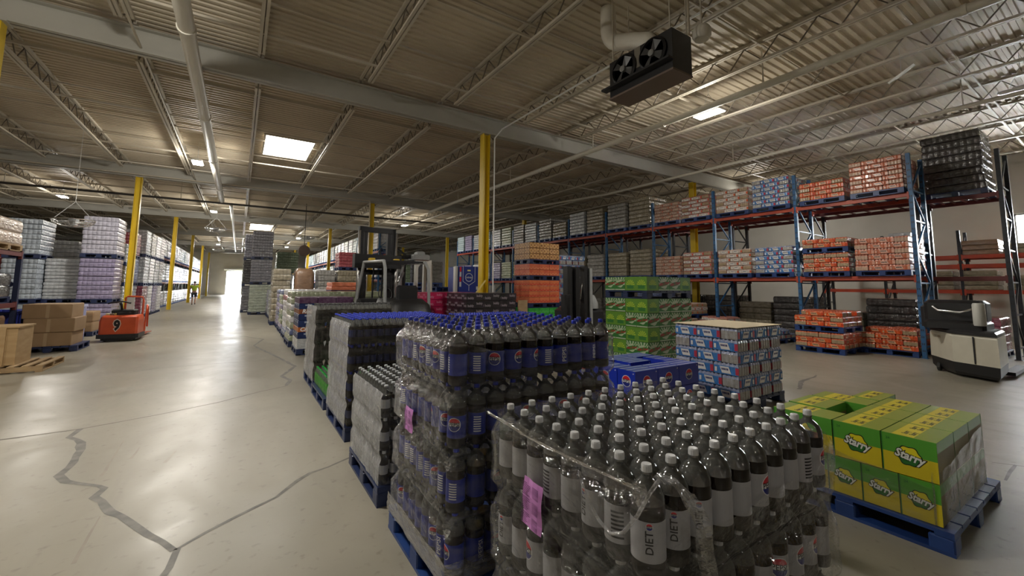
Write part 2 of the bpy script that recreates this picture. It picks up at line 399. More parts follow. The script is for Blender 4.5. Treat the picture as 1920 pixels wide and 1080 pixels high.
# ---- yellow H columns
cm = MB().box(-.1, -.1, .02, -.085, .1, GZ0-.02).box(.085, -.1, .02, .1, .1, GZ0-.02).box(-.085, -.006, .02, .085, .006, GZ0-.02)
cmesh = cm.mesh('column', m_yel)
cap = MB().box(-.16, -.13, GZ0-.02, .16, .13, GZ0).box(-.18, -.18, 0, .18, .18, .02).mesh('end_plate', m_girder)
for gy in GY:
    for cx in (-3.5, 5.42, 14.78):
        c = struct(ob('column', cmesh, None, (cx, gy, 0)), 'yellow steel H column under a roof girder'); ob('end_plate', cap, c)

# ---- pipes
def ptube(name, path, r, m, n=12, label=None, cat='pipe', group=None, rings=(), hang=()):
    b = MB(); b.tube(path, r, n); o = b.ob(name, m, smooth=True, angle=50)
    tag(o, label, cat, group)
    for q in rings:
        d = Vector(path[-1])-Vector(path[0]); d.normalize(); q = Vector(q)
        MB().tube([q-d*.03, q+d*.03], r*1.16, n).ob('coupling', m, o, smooth=True, angle=50)
    for q in hang: MB().bar((q[0], q[1], q[2]), (q[0], q[1], ZD-.02), .02, .02).ob('hanger', m_steel, o)
    return o
ptube('round_duct', [(-.93, -13.5, 5.6), (-.93, 24.3, 5.6)], .115, m_pipe, 16, 'thick white round pipe hung along the aisle under the girders', 'pipe',
      rings=[(-.93, y, 5.6) for y in (-4, 2, 8, 12.2, 16.4, 21.2)], hang=[(-.93, y, 5.7) for y in (-8, 0, 6, 13, 19)])
ptube('thin_pipe', [(-.55, 24.8, 5.5), (-.55, 60, 5.5)], .07, m_pipe, 10, 'thinner white pipe carrying on beyond the thick pipe', 'pipe', hang=[(-.55, y, 5.5) for y in (30, 38, 46, 54)])
ptube('sprinkler_main', [(8.33, -13.5, 5.52), (8.33, 21, 5.52)], .07, m_pipe, 12, 'long white sprinkler main running below the girder toward the black fan unit', 'pipe',
      rings=[(8.33, y, 5.52) for y in (-3, 1.2, 6.2, 11)], hang=[(8.33, y, 5.55) for y in (-6, 0, 3.9, 8.6, 13, 17.5)])
ptube('black_pipe', [(-15.8, 24.5, 5.5), (10.3, 24.5, 5.5)], .05, mat('black_pipe', (.05, .045, .04), .45), 10, 'dark cross pipe spanning the roof beyond the second girder', 'pipe', hang=[(x, 24.5, 5.5) for x in (-8, -2.5, 3, 8)])
ptube('white_branch_pipe', [(10.2, 24.3, 5.5), (12.8, 12.5, 5.5), (12.8, -13, 5.5)], .045, m_pipe, 10, 'slim white pipe running above the right-hand rack', 'pipe', hang=[(12.8, y, 5.5) for y in (-3, 2, 7)])
ptube('conduit', [(-15, 21.22, 5.80), (5.25, 21.22, 5.80), (5.28, 21.22, 5.7), (5.28, 21.22, .2)], .025, m_steel, 8, 'thin conduit along the second girder turning down a yellow column', 'conduit')
ptube('conduit', [(5.6, 9.55, .3), (5.6, 9.55, 5.6), (5.75, 9.4, 5.85), (5.75, -13, 5.85)], .02, m_white, 8, 'thin white conduit climbing the middle yellow column', 'conduit')
ptube('conduit', [(-1.75, -13, 5.86), (-1.75, 50, 5.86)], .022, m_steel, 8, 'thin conduit strapped below a joist beside the thick pipe', 'conduit')

# ---- LED high-bay fixtures: each holds its own lamp
m_led = mat('led_panel', (1, 1, 1), .4, emit=(1, .96, .88), estr=60)
lh = MB().cbox(-.15, -.32, 0, .15, .32, .06, .015).box(-.05, -.12, .06, .05, .12, .11).mesh('high_bay_light', m_white)
lp = MB().box(-.125, -.29, -.012, .125, .29, -.002).mesh('diffuser', m_led)
lw = MB().bar((0, -.2, .06), (0, 0, .5), .008, .008).bar((0, .2, .06), (0, 0, .5), .008, .008).bar((0, 0, .5), (0, 0, .9), .008, .008).mesh('cable', m_galv)
def high_bay(x, y, z, label, k=1., ld=True):
    o = ob('high_bay_light', lh, None, (x, y, z)); tag(o, label, 'ceiling light', 'LED high-bay lights'); ob('cable', lw, o)
    ob('diffuser', lp if ld else MB().box(-.125, -.29, -.012, .125, .29, -.002).mesh('diffuser', m_white), o)
    if ld:
        a = bpy.data.lights.new('lamp', 'POINT'); a.shadow_soft_size = .14; a.energy = LAMP*k; a.color = (1, .95, .86)
        l = bpy.data.objects.new('lamp', a); COL.objects.link(l); l.parent = o; l.location = (0, 0, -.2); a.energy *= .62
        a = bpy.data.lights.new('lamp', 'AREA'); a.shape = 'RECTANGLE'; a.size = .25; a.size_y = .58; a.energy = LAMP*k*.45; a.color = (1, .95, .86)
        l = bpy.data.objects.new('lamp', a); COL.objects.link(l); l.parent = o; l.location = (0, 0, -.02)
high_bay(8.85, 5.35, 5.58, 'lit high-bay light beside the black fan unit', .62)
high_bay(-1.4, 17.2, 5.62, 'lit high-bay light beside the thick white pipe')
high_bay(-7.15, 27.6, 5.6, 'lit high-bay light above the purple wrapped tower')
high_bay(-1.42, 28.5, 5.62, 'lit high-bay light past the end of the thick white pipe')
high_bay(9.1, 27.3, 5.6, 'lit high-bay light beyond the tall forklift mast')
high_bay(4.1, 40.5, 5.6, 'lit high-bay light above the distant white racks', 1)
high_bay(4.1, 51, 5.6, 'lit high-bay light deep over the distant racks', 1)
high_bay(-2., 52, 5.6, 'lit high-bay light near the dock door', 1)
high_bay(-1.4, 5.2, 5.62, 'lit high-bay light over the open aisle floor', 1.15)
high_bay(-1.4, -6.5, 5.62, 'lit high-bay light over the empty floor behind', .35)
high_bay(18.3, 9, 5.6, 'lit high-bay light between the back rack and the white wall', .45)
high_bay(18.3, -2, 5.6, 'lit high-bay light before the bright high window', .3)
high_bay(-8, 8, 5.6, 'lit high-bay light over the left storage area', .8)
high_bay(13.0, 1.2, 5.6, 'unlit high-bay light over the right rack end', ld=False)
# ================================================================== PALLETS
def pallet_meshes(lx, ly, m, nm):
    d = MB()
    nb = 7; g = .02; bw = (lx-(nb-1)*g)/nb
    for i in range(nb): d.box(i*(bw+g), 0, .118, i*(bw+g)+bw, ly, .14)
    d.box(0, 0, .10, lx, .09, .118); d.box(0, ly/2-.05, .10, lx, ly/2+.05, .118); d.box(0, ly-.09, .10, lx, ly, .118)
    blk = MB().cbox(0, 0, .02, .14, .12, .10, .008)
    run = MB().box(0, 0, 0, .10, ly, .02)
    whole = MB()
    whole.box(0, 0, .11, lx, ly, .14)
    for i in range(3):
        for j in range(3):
            x = (lx-.14)*i/2; y = (ly-.12)*j/2; whole.box(x, y, .02, x+.14, y+.12, .11)
        x = (lx-.10)*i/2; whole.box(x, 0, 0, x+.10, ly, .02)
    for j in range(3):
        y = (ly-.10)*j/2; whole.box(0, y, 0, lx, y+.10, .02)
    return d.mesh(nm, m), blk.mesh('block', m), run.mesh('runner', m), whole.mesh(nm, m)
PAL = {}
def pallet(x, y, z, lx, ly, label, group='blue plastic pallets', m=None, parts=True, parent=None, name='plastic_pallet', rz=0):
    m = m or m_pblue; k = (round(lx, 2), round(ly, 2), m.name)
    if k not in PAL: PAL[k] = pallet_meshes(lx, ly, m, name)
    d, bk, rn, wh = PAL[k]
    if parent: return ob('pallet', wh, parent, (x, y, z))
    o = ob(name, d if parts else wh, None, (x, y, z), rz); tag(o, label, 'pallet', group)
    if parts:
        for i in range(3):
            for j in range(3): ob('block', bk, o, ((lx-.14)*i/2, (ly-.12)*j/2, 0))
            ob('runner', rn, o, ((lx-.10)*i/2, 0, 0))
    return o

# ================================================================== SHRINK-WRAPPED TRAYS OF CANS (24-packs)
def scallop(L, W, nl, nw, amp):
    """plan outline of a tray of cans under film: shallow bulges along each side"""
    p = []
    def side(a, b, n, nx, ny):
        for i in range(n*4):
            t = i/(n*4); s = abs(sin(t*n*pi))*amp-amp
            p.append((a[0]+(b[0]-a[0])*t+nx*s, a[1]+(b[1]-a[1])*t+ny*s))
    side((0, 0), (L, 0), nl, 0, -1); side((L, 0), (L, W), nw, 1, 0); side((L, W), (0, W), nl, 0, 1); side((0, W), (0, 0), nw, -1, 0)
    return p
def tray_mesh(L, W, H, mats, logo=True, nl=6, nw=4):
    """slots: 0 side print, 1 end, 2 top, 3 white patch, 4 dark letters, 5 accent"""
    b = MB(); pl = scallop(L, W, nl, nw, .006)
    cx, cy = L/2, W/2
    rings = [[(cx+(x-cx)*k, cy+(y-cy)*k, z) for x, y in pl] for z, k in ((.004, .985), (.02, 1), (H*.78, 1), (H-.004, .955))]
    n = len(pl); base = len(b.v)
    for r in rings: b.v += r
    nlv = nl*4; nwv = nw*4
    for k in range(3):
        for i in range(n):
            j = (i+1) % n; end = nlv <= i < nlv+nwv or i >= 2*nlv+nwv
            b.f.append([base+k*n+i, base+k*n+j, base+(k+1)*n+j, base+(k+1)*n+i]); b.m.append(2 if k == 2 else (1 if end else 0))
    b.f.append([base+3*n+i for i in range(n)]); b.m.append(2)
    b.f.append([base+i for i in range(n)][::-1]); b.m.append(1)
    # can tops standing proud under the film
    for i in range(nl):
        for j in range(nw):
            c = ((i+.5)*L/nl, (j+.5)*W/nw); b.lathe([(L/nl*.4, H-.01), (L/nl*.33, H+.006)], 6, 2, c, False, True)
    if logo:
        for y, s in ((-.0015, 1), (W+.0015, -1)):
            def q(x0, z0, x1, z1, mi, o=0., sk=0.):
                yy = y-s*o; vs = [(x0, yy, z0), (x1, yy, z0), (x1+sk, yy, z1), (x0+sk, yy, z1)]
                b.add(vs, [(0, 1, 2, 3) if s > 0 else (3, 2, 1, 0)], mi)
            q(L*.0, H*.12, L*.13, H*.72, 5)
            q(L*.30, H*.14, L*.66, H*.72, 3, 0, .035)
            for k, (a, w_) in enumerate(((.40, .06), (.475, .04), (.53, .07), (.615, .05))): q(L*a, H*.40, L*(a+w_), H*.58, 4, .001, .006)
            q(L*.86, H*.2, L*.95, H*.6, 3)
    return b.mesh('can_tray', mats)
TNAME = dict(orange='orange_can_tray', pale='hazy_orange_can_tray', white='white_can_tray', bluew='blue_can_tray', tan='brown_can_tray', redw='red_and_white_can_tray')
mwh = mat('print_white', (.78, .76, .72), .3, coat=.4); mdk = mat('print_dark', (.05, .03, .03), .35, coat=.4)
mtan = mat('tray_tan', (.42, .31, .19), .4, c2=(.34, .24, .14), nscale=9, coat=.5, bump=.3, bscale=25)
def tk(name, side, top, accent, end=None, white=None, dark=None):
    f = lambda nm, c: mat(name+nm, c, .32, c2=tuple(v*.8 for v in c), nscale=16, coat=.6, bump=.35, bscale=28, var=.12)
    return [f('_side', side), end or mtan, f('_top', top), white or mwh, dark or mdk, mat(name+'_accent', accent, .3, coat=.5)]
TRAY = dict(
    orange=tk('orange', (.72, .105, .018), (.6, .12, .04), (.55, .05, .01), white=mat('print_cream', (.62, .36, .2), .3)),
    pale=tk('paleorange', (.62, .17, .085), (.6, .2, .12), (.7, .35, .25), end=mat('tray_pale', (.55, .36, .26), .35, coat=.6, bump=.3), white=mat('print_pink', (.7, .42, .32), .3)),
    white=tk('whitecan', (.66, .56, .5), (.6, .45, .38), (.62, .1, .03), white=mwh, dark=mdk),
    bluew=tk('bluecan', (.06, .22, .55), (.3, .34, .5), (.5, .05, .08), end=mat('tray_silverblue', (.42, .42, .42), .3, c2=(.3, .28, .24), nscale=12, coat=.6, bump=.3), dark=mat('print_navy', (.06, .06, .16), .35)),
    tan=tk('brownpink', (.47, .27, .19), (.5, .28, .2), (.5, .14, .08), end=mat('tray_rose', (.5, .34, .25), .35, coat=.6, bump=.3), white=mat('print_sand', (.6, .44, .34), .3)),
    redw=tk('redwhite', (.6, .5, .46), (.5, .2, .15), (.62, .07, .04)),
)
TL, TW = .40, .267
TM = {}
def tray(kind, H):
    k = (kind, round(H, 3))
    if k not in TM: TM[k] = tray_mesh(TL-.006, TW-.006, H, TRAY[kind])
    return TM[k]
def tray_load(kind, x, y, z, layers, H, label, group, sx=1., sy=1., missing=0, ends_only=(), inner=True):
    """brick-stacked trays, front face towards -X; only trays that can be seen are built"""
    me = tray(kind, H-.008)
    for l in range(layers):
        zz = z+l*H; top = inner and l >= layers-1-(1 if missing else 0); yy = 0
        patt = 'LLE' if l % 2 == 0 else 'ELL'
        if l in ends_only: patt = 'EEEE'
        cells = []
        for ci, c in enumerate(patt):
            wd = TL if c == 'L' else TW; nrow = 4 if c == 'L' else 3; dp = TW if c == 'L' else TL
            for r in range(nrow):
                if not (r == 0 or ci == 0 or top): continue
                cells.append((c, yy, r*dp*(1.2/(nrow*dp)), ci, r))
            yy += wd
        for c, cy, cx, ci, r in cells:
            if missing and l == layers-1 and (ci+r) % 3 >= 3-missing: continue
            jx, jy = random.uniform(-.006, .006), random.uniform(-.004, .004)
            if c == 'L': o = ob(TNAME[kind], me, None, (x+(cx+TW-.003)*sx+jx, y+(cy+.003)*sy+jy, zz), pi/2)
            else: o = ob(TNAME[kind], me, None, (x+(cx+.003)*sx+jx, y+(cy+.003)*sy+jy, zz))
            if r == 0 and c == 'L': o.location.x = x+(TW)*sx+jx
            o.scale = (sy if c == 'L' else sx, sx if c == 'L' else sy, 1)
            tag(o, label.replace('#', 'top' if l == layers-1 else 'bottom' if l == 0 else ORD[l]), 'drink case', group)

# ================================================================== WRAPPED BULK LOADS (one unit each, layers as parts)
LMESH = {}
def layer_mesh(lx, ly, h, m, rib):
    k = (round(lx, 2), round(ly, 2), round(h, 3), m.name, rib)
    if k not in LMESH:
        b = MB(); nx = max(3, int(lx/.11)); ny = max(3, int(ly/.11))
        pl = scallop(lx, ly, nx, ny, .008) if rib else [(0.02, 0), (lx-.02, 0), (lx, .02), (lx, ly-.02), (lx-.02, ly), (.02, ly), (0, ly-.02), (0, .02)]
        cx, cy = lx/2, ly/2
        b.loft([[(cx+(px-cx)*k2, cy+(py-cy)*k2, z) for px, py in pl] for z, k2 in ((.0, .975), (.12*h, .995), (.62*h, 1), (.85*h, .985), (h-.004, .945))], 0, True, True)
        LMESH[k] = b.mesh('layer', m)
    return LMESH[k]
def wmat(name, c, rough=.22, bump=.7, b2=12):
    return mat('wrap_'+name, c, rough, c2=tuple(min(1, v*1.35+.02) for v in c), nscale=7, coat=.8, bump=bump, bscale=b2, var=.08, stretch=(1, 1, 2))
W_TAN = wmat('tan', (.22, .19, .13)); W_GREY = wmat('grey', (.24, .23, .21)); W_SILV = wmat('silver', (.40, .415, .43)); W_LILAC = wmat('lilac', (.25, .22, .34))
W_WHITE = wmat('white', (.6, .6, .62)); W_DARK = wmat('dark', (.055, .05, .05)); W_BROWN = wmat('brown', (.20, .115, .065), .4, .3); W_RED = wmat('red', (.28, .05, .06))
W_BLUE = wmat('blue', (.09, .12, .25)); W_CYAN = wmat('cyan', (.45, .56, .6)); W_GREEN = wmat('green', (.16, .22, .14)); W_PURP = wmat('purple', (.10, .09, .14)); W_ICE = wmat('ice', (.38, .43, .49))
W_OLIVE = wmat('olive', (.30, .33, .22)); W_ORANGE = wmat('orangewrap', (.6, .16, .08)); W_MAGENTA = wmat('plum', (.2, .04, .07))
def wload(x, y, z, lx, ly, n, h, m, label, group=None, rib=True, pal='blue', jit=.012, rz=0., name='wrapped_load', cat='pallet load', m2=None, split=None):
    o = emp(name, (x, y, z), rz); tag(o, label, cat, group); zz = 0
    if pal:
        pallet(0, 0, 0, lx, ly, None, m={'blue': m_pblue, 'navy': m_pnavy, 'wood': m_wood}[pal], parent=o); zz = .14
    for i in range(n):
        if split and i in split:
            pallet(0, 0, zz, lx, ly, None, m=m_pnavy, parent=o); zz += .14
        mm = m2[i] if m2 else m
        ob('layer', layer_mesh(lx-.03, ly-.03, h, mm, rib), o, (.015+random.uniform(-jit, jit), .015+random.uniform(-jit, jit), zz)); zz += h
    return o

# ================================================================== PALLET RACKS
def post_mesh(h, m):
    b = MB(); b.box(0, 0, .012, .085, .08, h); b.box(-.03, -.02, 0, .115, .10, .012)
    for k in range(int((h-.2)/.16)):                    # punched slots read as dark dimples on the aisle face
        z = .15+k*.16; b.box(-.002, .018, z, .001, .032, z+.045, 1); b.box(-.002, .048, z, .001, .062, z+.045, 1)
    return b.mesh('post', [m, m_dark])
def pallet_rack(x, depth, ys, levels, h, mp, mb, label, name='pallet_rack', h0=None, deck=True, bh=.1):
    o = emp(name, (x, ys[0], 0)); tag(o, label, 'rack')
    pm = post_mesh(h, mp)
    br = MB(); nb = int(h/.75)
    for k in range(nb):
        z0 = .25+k*(h-.4)/nb; z1 = .25+(k+1)*(h-.4)/nb
        a, c = ((.08, .04, z0), (depth-.08, .04, z1)) if k % 2 else ((depth-.08, .04, z0), (.08, .04, z1))
        br.bar(a, c, .035, .035); br.bar((.08, .04, z0), (depth-.08, .04, z0), .035, .035)
    brm = br.mesh('brace', mp)
    for y in ys:
        ob('post', pm, o, (0, y-ys[0]-.04, 0)); ob('post', pm, o, (depth-.085, y-ys[0]-.04, 0)); ob('brace', brm, o, (0, y-ys[0]-.04, 0))
    for i in range(len(ys)-1):
        L = ys[i+1]-ys[i]-.08
        bm_ = MB().box(0, 0, -bh, .05, L, 0).box(-.004, -.012, -bh-.06, .054, .03, .02).box(-.004, L-.03, -bh-.06, .054, L+.012, .02)
        k = (round(L, 3), mb.name, bh)
        if k not in LMESH:
            LMESH[k] = bm_.mesh('beam', mb)
            dk = MB()
            for s in range(7): yy = .08+(L-.16)*s/6; dk.box(.05, yy-.02, -.035, depth-.05, yy+.02, -.005)
            LMESH[k+('d',)] = dk.mesh('support_bar', m_rdark)
        for lv in levels:
            ob('beam', LMESH[k], o, (-.004, ys[i]-ys[0]+.04, lv)); ob('beam', LMESH[k], o, (depth-.046, ys[i]-ys[0]+.04, lv))
            if deck: ob('deck', LMESH[k+('d',)], o, (0, ys[i]-ys[0]+.04, lv))
    return o
RX, RD = 13.5, 1.05
YS = [3.12+2.52*k for k in range(11)]
L1, L2 = 1.93, 3.95
pallet_rack(RX, RD, YS, (L1, L2), 4.92, m_rblue, m_rred, 'long blue pallet rack with orange beams stacked with drink pallets')
m_rblk = mat('rack_black', (.03, .035, .045), .4)
pallet_rack(15.1, RD, [1.9, 3.38]+[5.9+2.52*k for k in range(9)], (L1, L2), 5.0, m_rblk, m_rdark, 'dark pallet rack standing back to back behind the blue rack')
pallet_rack(20.3, 1.0, [1.6, 3.6, 5.6, 7.6], (2.45, 2.76, 1.6), 3.6, m_rblk, m_rred, 'short dark rack with red beams against the white right wall', deck=False, bh=.12)

def bay_y(k, s):                                         # s 0 = nearer slot, 1 = farther slot
    return YS[k]+.09+s*1.2
RBAY = ['end']+[ORD[i] for i in range(1, 12)]
lvn = {L2: 'upper beams', L1: 'lower beams'}
def rk(kind, k, s, lv, n, H, desc, missing=0, **kw):
    y = bay_y(k, s); x = RX-.08
    where = '%s of the %s rack bay' % (lvn[lv], RBAY[k])
    pallet(x, y, lv, 1.2, 1.07, 'blue pallet under the %s trays, %s' % (desc, where), 'pallets on the blue rack', parts=False)
    tray_load(kind, x, y, lv+.14, n, H, '%s can tray, # layer, %s' % (desc, where), '%s trays on the %s' % (desc, where), missing=missing, **kw)
rk('pale', 0, 0, L2, 7, .118, 'hazy orange'); rk('orange', 0, 1, L2, 4, .125, 'bright orange')
rk('bluew', 1, 0, L2, 7, .122, 'blue and white'); rk('white', 1, 1, L2, 6, .125, 'white and orange')
rk('redw', 2, 0, L2, 6, .125, 'white and red'); rk('tan', 2, 1, L2, 6, .115, 'brownish pink')
rk('pale', 0, 0, L1, 6, .138, 'hazy orange'); rk('orange', 0, 1, L1, 4, .125, 'bright orange', ends_only=(3,))
pallet(RX-.08, bay_y(0, 1), L1+.14+.52, 1.2, 1.07, 'blue pallet sandwiched between bright orange trays on the lower beams', 'pallets on the blue rack', parts=False)
tray_load('orange', RX-.08, bay_y(0, 1), L1+.28+.52, 2, .125, 'bright orange can tray, # layer on the pallet sandwiched above the lower beams', 'orange trays on the sandwiched pallet')
rk('bluew', 1, 0, L1, 6, .13, 'blue and white'); rk('white', 1, 1, L1, 6, .13, 'white and orange')
rk('redw', 2, 0, L1, 6, .13, 'white and red'); rk('tan', 2, 1, L1, 6, .115, 'brownish pink')
far_up = {3: [(W_TAN, 7, .165), (W_GREY, 7, .155)], 4: [(W_TAN, 7, .15), (W_SILV, 7, .15)], 5: [(W_TAN, 5, .15), (W_GREY, 7, .155)], 6: [(W_SILV, 7, .145), (W_GREY, 7, .15)],
          7: [(W_OLIVE, 7, .15), (W_SILV, 7, .15)], 8: [(W_CYAN, 7, .15), (W_SILV, 7, .14)], 9: [(W_LILAC, 7, .15), (W_CYAN, 7, .15)]}
far_lo = {3: [(W_TAN, 7, .15), (W_TAN, 6, .165)], 4: [(W_GREY, 6, .165), (W_TAN, 7, .13)], 5: [(W_SILV, 6, .15), (W_OLIVE, 7, .14)], 6: [(W_SILV, 7, .14), (W_OLIVE, 7, .14)],
          7: [(W_OLIVE, 7, .14), (W_LILAC, 7, .14)], 8: [(W_SILV, 7, .14), (W_WHITE, 7, .14)], 9: [(W_LILAC, 7, .14), (W_LILAC, 7, .14)]}
wnm = {}
for nm, mm in dict(tan=W_TAN, grey=W_GREY, silver=W_SILV, lilac=W_LILAC, white=W_WHITE, olive=W_OLIVE, cyan=W_CYAN).items(): wnm[mm.name] = nm
for lv, dct in ((L2, far_up), (L1, far_lo)):
    for k, pr_ in dct.items():
        for s, (m_, n, h) in enumerate(pr_):
            wload(RX-.08, bay_y(k, s), lv, 1.15, 1.05, n, h, m_, '%s film-wrapped can load on the %s, %s bay from the rack end frame' % (wnm[m_.name], lvn[lv], ORD[k]), 'wrapped loads on the blue rack')
# ground level in and in front of the blue rack
def ground(kind, x, y, n, H, lab, missing=0, z=0., pal=True, **kw):
    if pal: pallet(x, y, z, 1.2, 1.07, 'blue pallet under the %s' % lab, 'pallets on the rack floor', parts=True)
    tray_load(kind, x, y, z+(.14 if pal else 0), n, H, 'can tray, # layer of the %s' % lab, lab, missing=missing, **kw)
ground('orange', 12.32, 4.25, 3, .125, 'orange stack out on the floor before the rack', ends_only=(2,))
pallet(12.32, 4.25, .14+.39, 1.2, 1.07, 'blue pallet halfway up the orange stack before the rack', 'pallets on the rack floor')
tray_load('orange', 12.32, 4.25, .14+.39+.14, 3, .125, 'orange can tray, # layer above the middle pallet of the stack before the rack', 'upper orange trays before the rack', missing=1)
ground('orange', 13.45, 3.2, 4, .125, 'orange stack under the lower beams beside the end frame', missing=1)
ground('bluew', 13.0, 6.1, 2, .125, 'low blue tray stack under the lower beams', missing=1)
ground('redw', 13.1, 7.6, 4, .125, 'white and red stack under the second bay', missing=1)
ground('white', 13.2, 9.05, 3, .13, 'white stack under the third bay of the rack', missing=1)
pallet(13.2, 9.05, .53, 1.2, 1.07, 'blue pallet halfway up the white stack under the rack', 'pallets on the rack floor')
tray_load('white', 13.2, 9.05, .67, 3, .13, 'white can tray, # layer above the middle pallet under the third bay', 'upper white trays under the third bay')
wload(13.15, 10.3, 0, 1.15, .95, 9, .145, W_PURP, 'dark purple wrapped load under the lower beams beside white trays', m2=[W_BROWN, W_BROWN, W_RED, W_RED, W_BROWN, W_RED, W_WHITE, W_BLUE, W_BLUE])
for k in range(3, 10): wload(13.4, YS[k]+.7, 0, 1.15, 1.05, 6, .16, (W_DARK, W_GREY, W_BROWN)[k % 3], 'dull wrapped load on the floor under the rack, %s bay from the end frame' % ORD[k], 'floor loads under the rack')
# back row
bl_ = [(2.1, 0, W_MAGENTA, 4), (3.55, 0, W_DARK, 6), (4.7, 0, W_TAN, 4), (6.05, 0, W_DARK, 6), (7.2, 0, W_TAN, 5), (8.5, 0, W_DARK, 6), (9.7, 0, W_DARK, 6), (11, 0, W_DARK, 6)]
for i, (y, z, m_, n) in enumerate(bl_):
    wload(15.1, y, z, 1.15, 1.1, n, .2, m_, '%s wrapped load on the floor of the back rack, %s from the truck' % ('dull tan' if m_ is W_TAN else 'dark', ORD[i]), 'floor loads of the back rack', pal='navy')
wload(15.12, 2.1, L2, 1.1, 1.12, 8, .19, W_DARK, 'tall dark film-wrapped load on top of the back rack', pal='navy', jit=.03)
wload(15.12, 3.55, L1, 1.1, .5, 9, .12, W_SILV, 'narrow bright silver wrapped load on the back rack lower beams', pal='navy', jit=.025)
for i, y in enumerate((6.0, 7.2, 8.5, 9.7, 11.0, 12.2)):
    wload(15.15, y, L1, 1.1, 1.05, 4, .17, W_DARK if i % 2 else W_GREY, 'low dark load on the back rack lower beams behind the blue rack', 'low loads on the back rack', pal='navy')
for i, (y, z, n) in enumerate(((1.8, 2.76, 2), (2.7, 2.76, 3), (1.8, 1.6, 3), (2.8, 1.6, 4), (3.8, 1.6, 4))):
    wload(20.3, y, z, .95, .85, n, .16, W_TAN if i != 1 else W_BROWN, 'beige wrapped load on the red beams against the right wall', 'loads on the wall rack', rib=False, pal=None)
# ================================================================== SODA BOTTLES
from mathutils import noise as mnoise
m_clear = clear_plastic('bottle_clear', (.62, .64, .6), .12)
m_cola = mat('cola', (.008, .004, .003), .07, spec=.5)
m_lgrey = mat('label_grey', (.42, .42, .44), .35); m_lblue = mat('label_blue', (.012, .03, .30), .3)
m_capw = mat('cap_grey', (.62, .63, .64), .35, var=.06); m_capb = mat('cap_blue', (.015, .035, .42), .35, var=.1)
m_pwhite = mat('ink_white', (.8, .8, .8), .35); m_pred = mat('ink_red', (.6, .015, .03), .35); m_pblk = mat('ink_black', (.01, .01, .012), .35); m_pblue2 = mat('ink_blue', (.01, .02, .22), .35)
def emblem(mb, fn, r, ms, text='PEPSI'):
    """round emblem: red cap, white band with the word, dark bowl. ms = slots white, red, black, blue"""
    put2d(mb, *disc_part(r*1.1, -9, 9, 24), fn, .0003, ms[0])
    put2d(mb, *disc_part(r, r*.27, 9, 10), fn, .0006, ms[1]); put2d(mb, *disc_part(r, -9, -r*.27, 10), fn, .0006, ms[3])
    v, f = text_geo(text, .03); w_ = max(a for a, _ in v)-min(a for a, _ in v); k = 1.75*r/w_
    put2d(mb, [(a*k, b2*k*1.05) for a, b2 in v], f, fn, .0009, ms[2])
def cyl_fn(R, zc, ang=pi):
    f = lambda x, y, off: ((R+.0004+off)*cos(ang+x/R), (R+.0004+off)*sin(ang+x/R), zc+y)
    f.curved = .006; return f
def rot_fn(fn):
    f = lambda x, y, off: fn(-y, x, off)
    f.curved = .006; return f
BR = .0515
def bottle_body(R, H, fill, nseg=16):
    """PET bottle: petal base, waisted grip, domed shoulder, neck. slot 0 cola seen through the wall, slot 1 clear"""
    k = H/.31; b = MB()
    pr = [(R*.62, 0), (R*.95, .008*k), (R, .025*k), (R, .05*k), (R*.965, .056*k), (R*.965, .168*k), (R, .175*k), (R, fill)]
    b.lathe(pr, nseg, 0, cap1=True)
    top = [(R, fill), (R*.985, fill+.010*k), (R*.93, fill+.024*k), (R*.80, fill+.040*k), (R*.58, fill+.053*k), (R*.36, fill+.062*k), (R*.27, .283*k), (R*.27, .304*k)]
    b.lathe(top, nseg, 1, cap0=False, cap1=False)
    b.lathe([(R*.34, .283*k), (R*.34, .287*k)], nseg, 1)
    return b
def cap_mesh(R, H, m, n=16):
    k = H/.31; r = R*.29; b = MB(); n2 = n*2
    b.loft([[(r*s*(1+(.04 if i % 2 else 0))*cos(2*pi*i/n2), r*s*(1+(.04 if i % 2 else 0))*sin(2*pi*i/n2), z*k) for i in range(n2)] for z, s in ((.2885, 1.04), (.305, 1.02), (.3095, .9), (.31, .7))], 0, True, True)
    return b.mesh('cap', m)
def label_mesh(kind, diet):
    m0 = m_lgrey if diet else m_lblue
    b = MB(); n = 48; R = BR*.972
    b.loft([[(R*cos(2*pi*i/n), R*sin(2*pi*i/n), z) for i in range(n)] for z in (.057, .167)], 0)
    fn = cyl_fn(R, .125 if kind == 'emblem' else .112)
    if kind == 'emblem': emblem(b, fn, .0315, (1, 2, 3, 4))
    elif kind == 'word':
        v, f = text_geo('DIET' if diet else 'PEPSI', .02); k = .034
        w_ = max(a for a, _ in v)-min(a for a, _ in v); k = (.062 if diet else .082)/w_
        put2d(b, [(a*k, c*k) for a, c in v], f, rot_fn(fn), .0006, 3 if diet else 1)
        if diet: emblem(b, cyl_fn(R, .155), .009, (1, 2, 3, 4))
    elif kind == 'facts':
        for i in range(7): put2d(b, [(-.02, -.04+i*.012), (.02, -.04+i*.012), (.02, -.034+i*.012), (-.02, -.034+i*.012)], [(0, 1, 2, 3)], fn, .0004, 3 if diet else 1)
    return b.mesh('label', [m0, m_pwhite, m_pred, m_pblk, m_pblue2])
big_body = bottle_body(BR, .31, .208).mesh('soda_bottle', [m_cola, m_clear], True, 60)
big_caps = {True: cap_mesh(BR, .31, m_capw), False: cap_mesh(BR, .31, m_capb)}
big_lab = {(d, k): label_mesh(k, d) for d in (True, False) for k in ('emblem', 'word', 'facts', 'plain')}
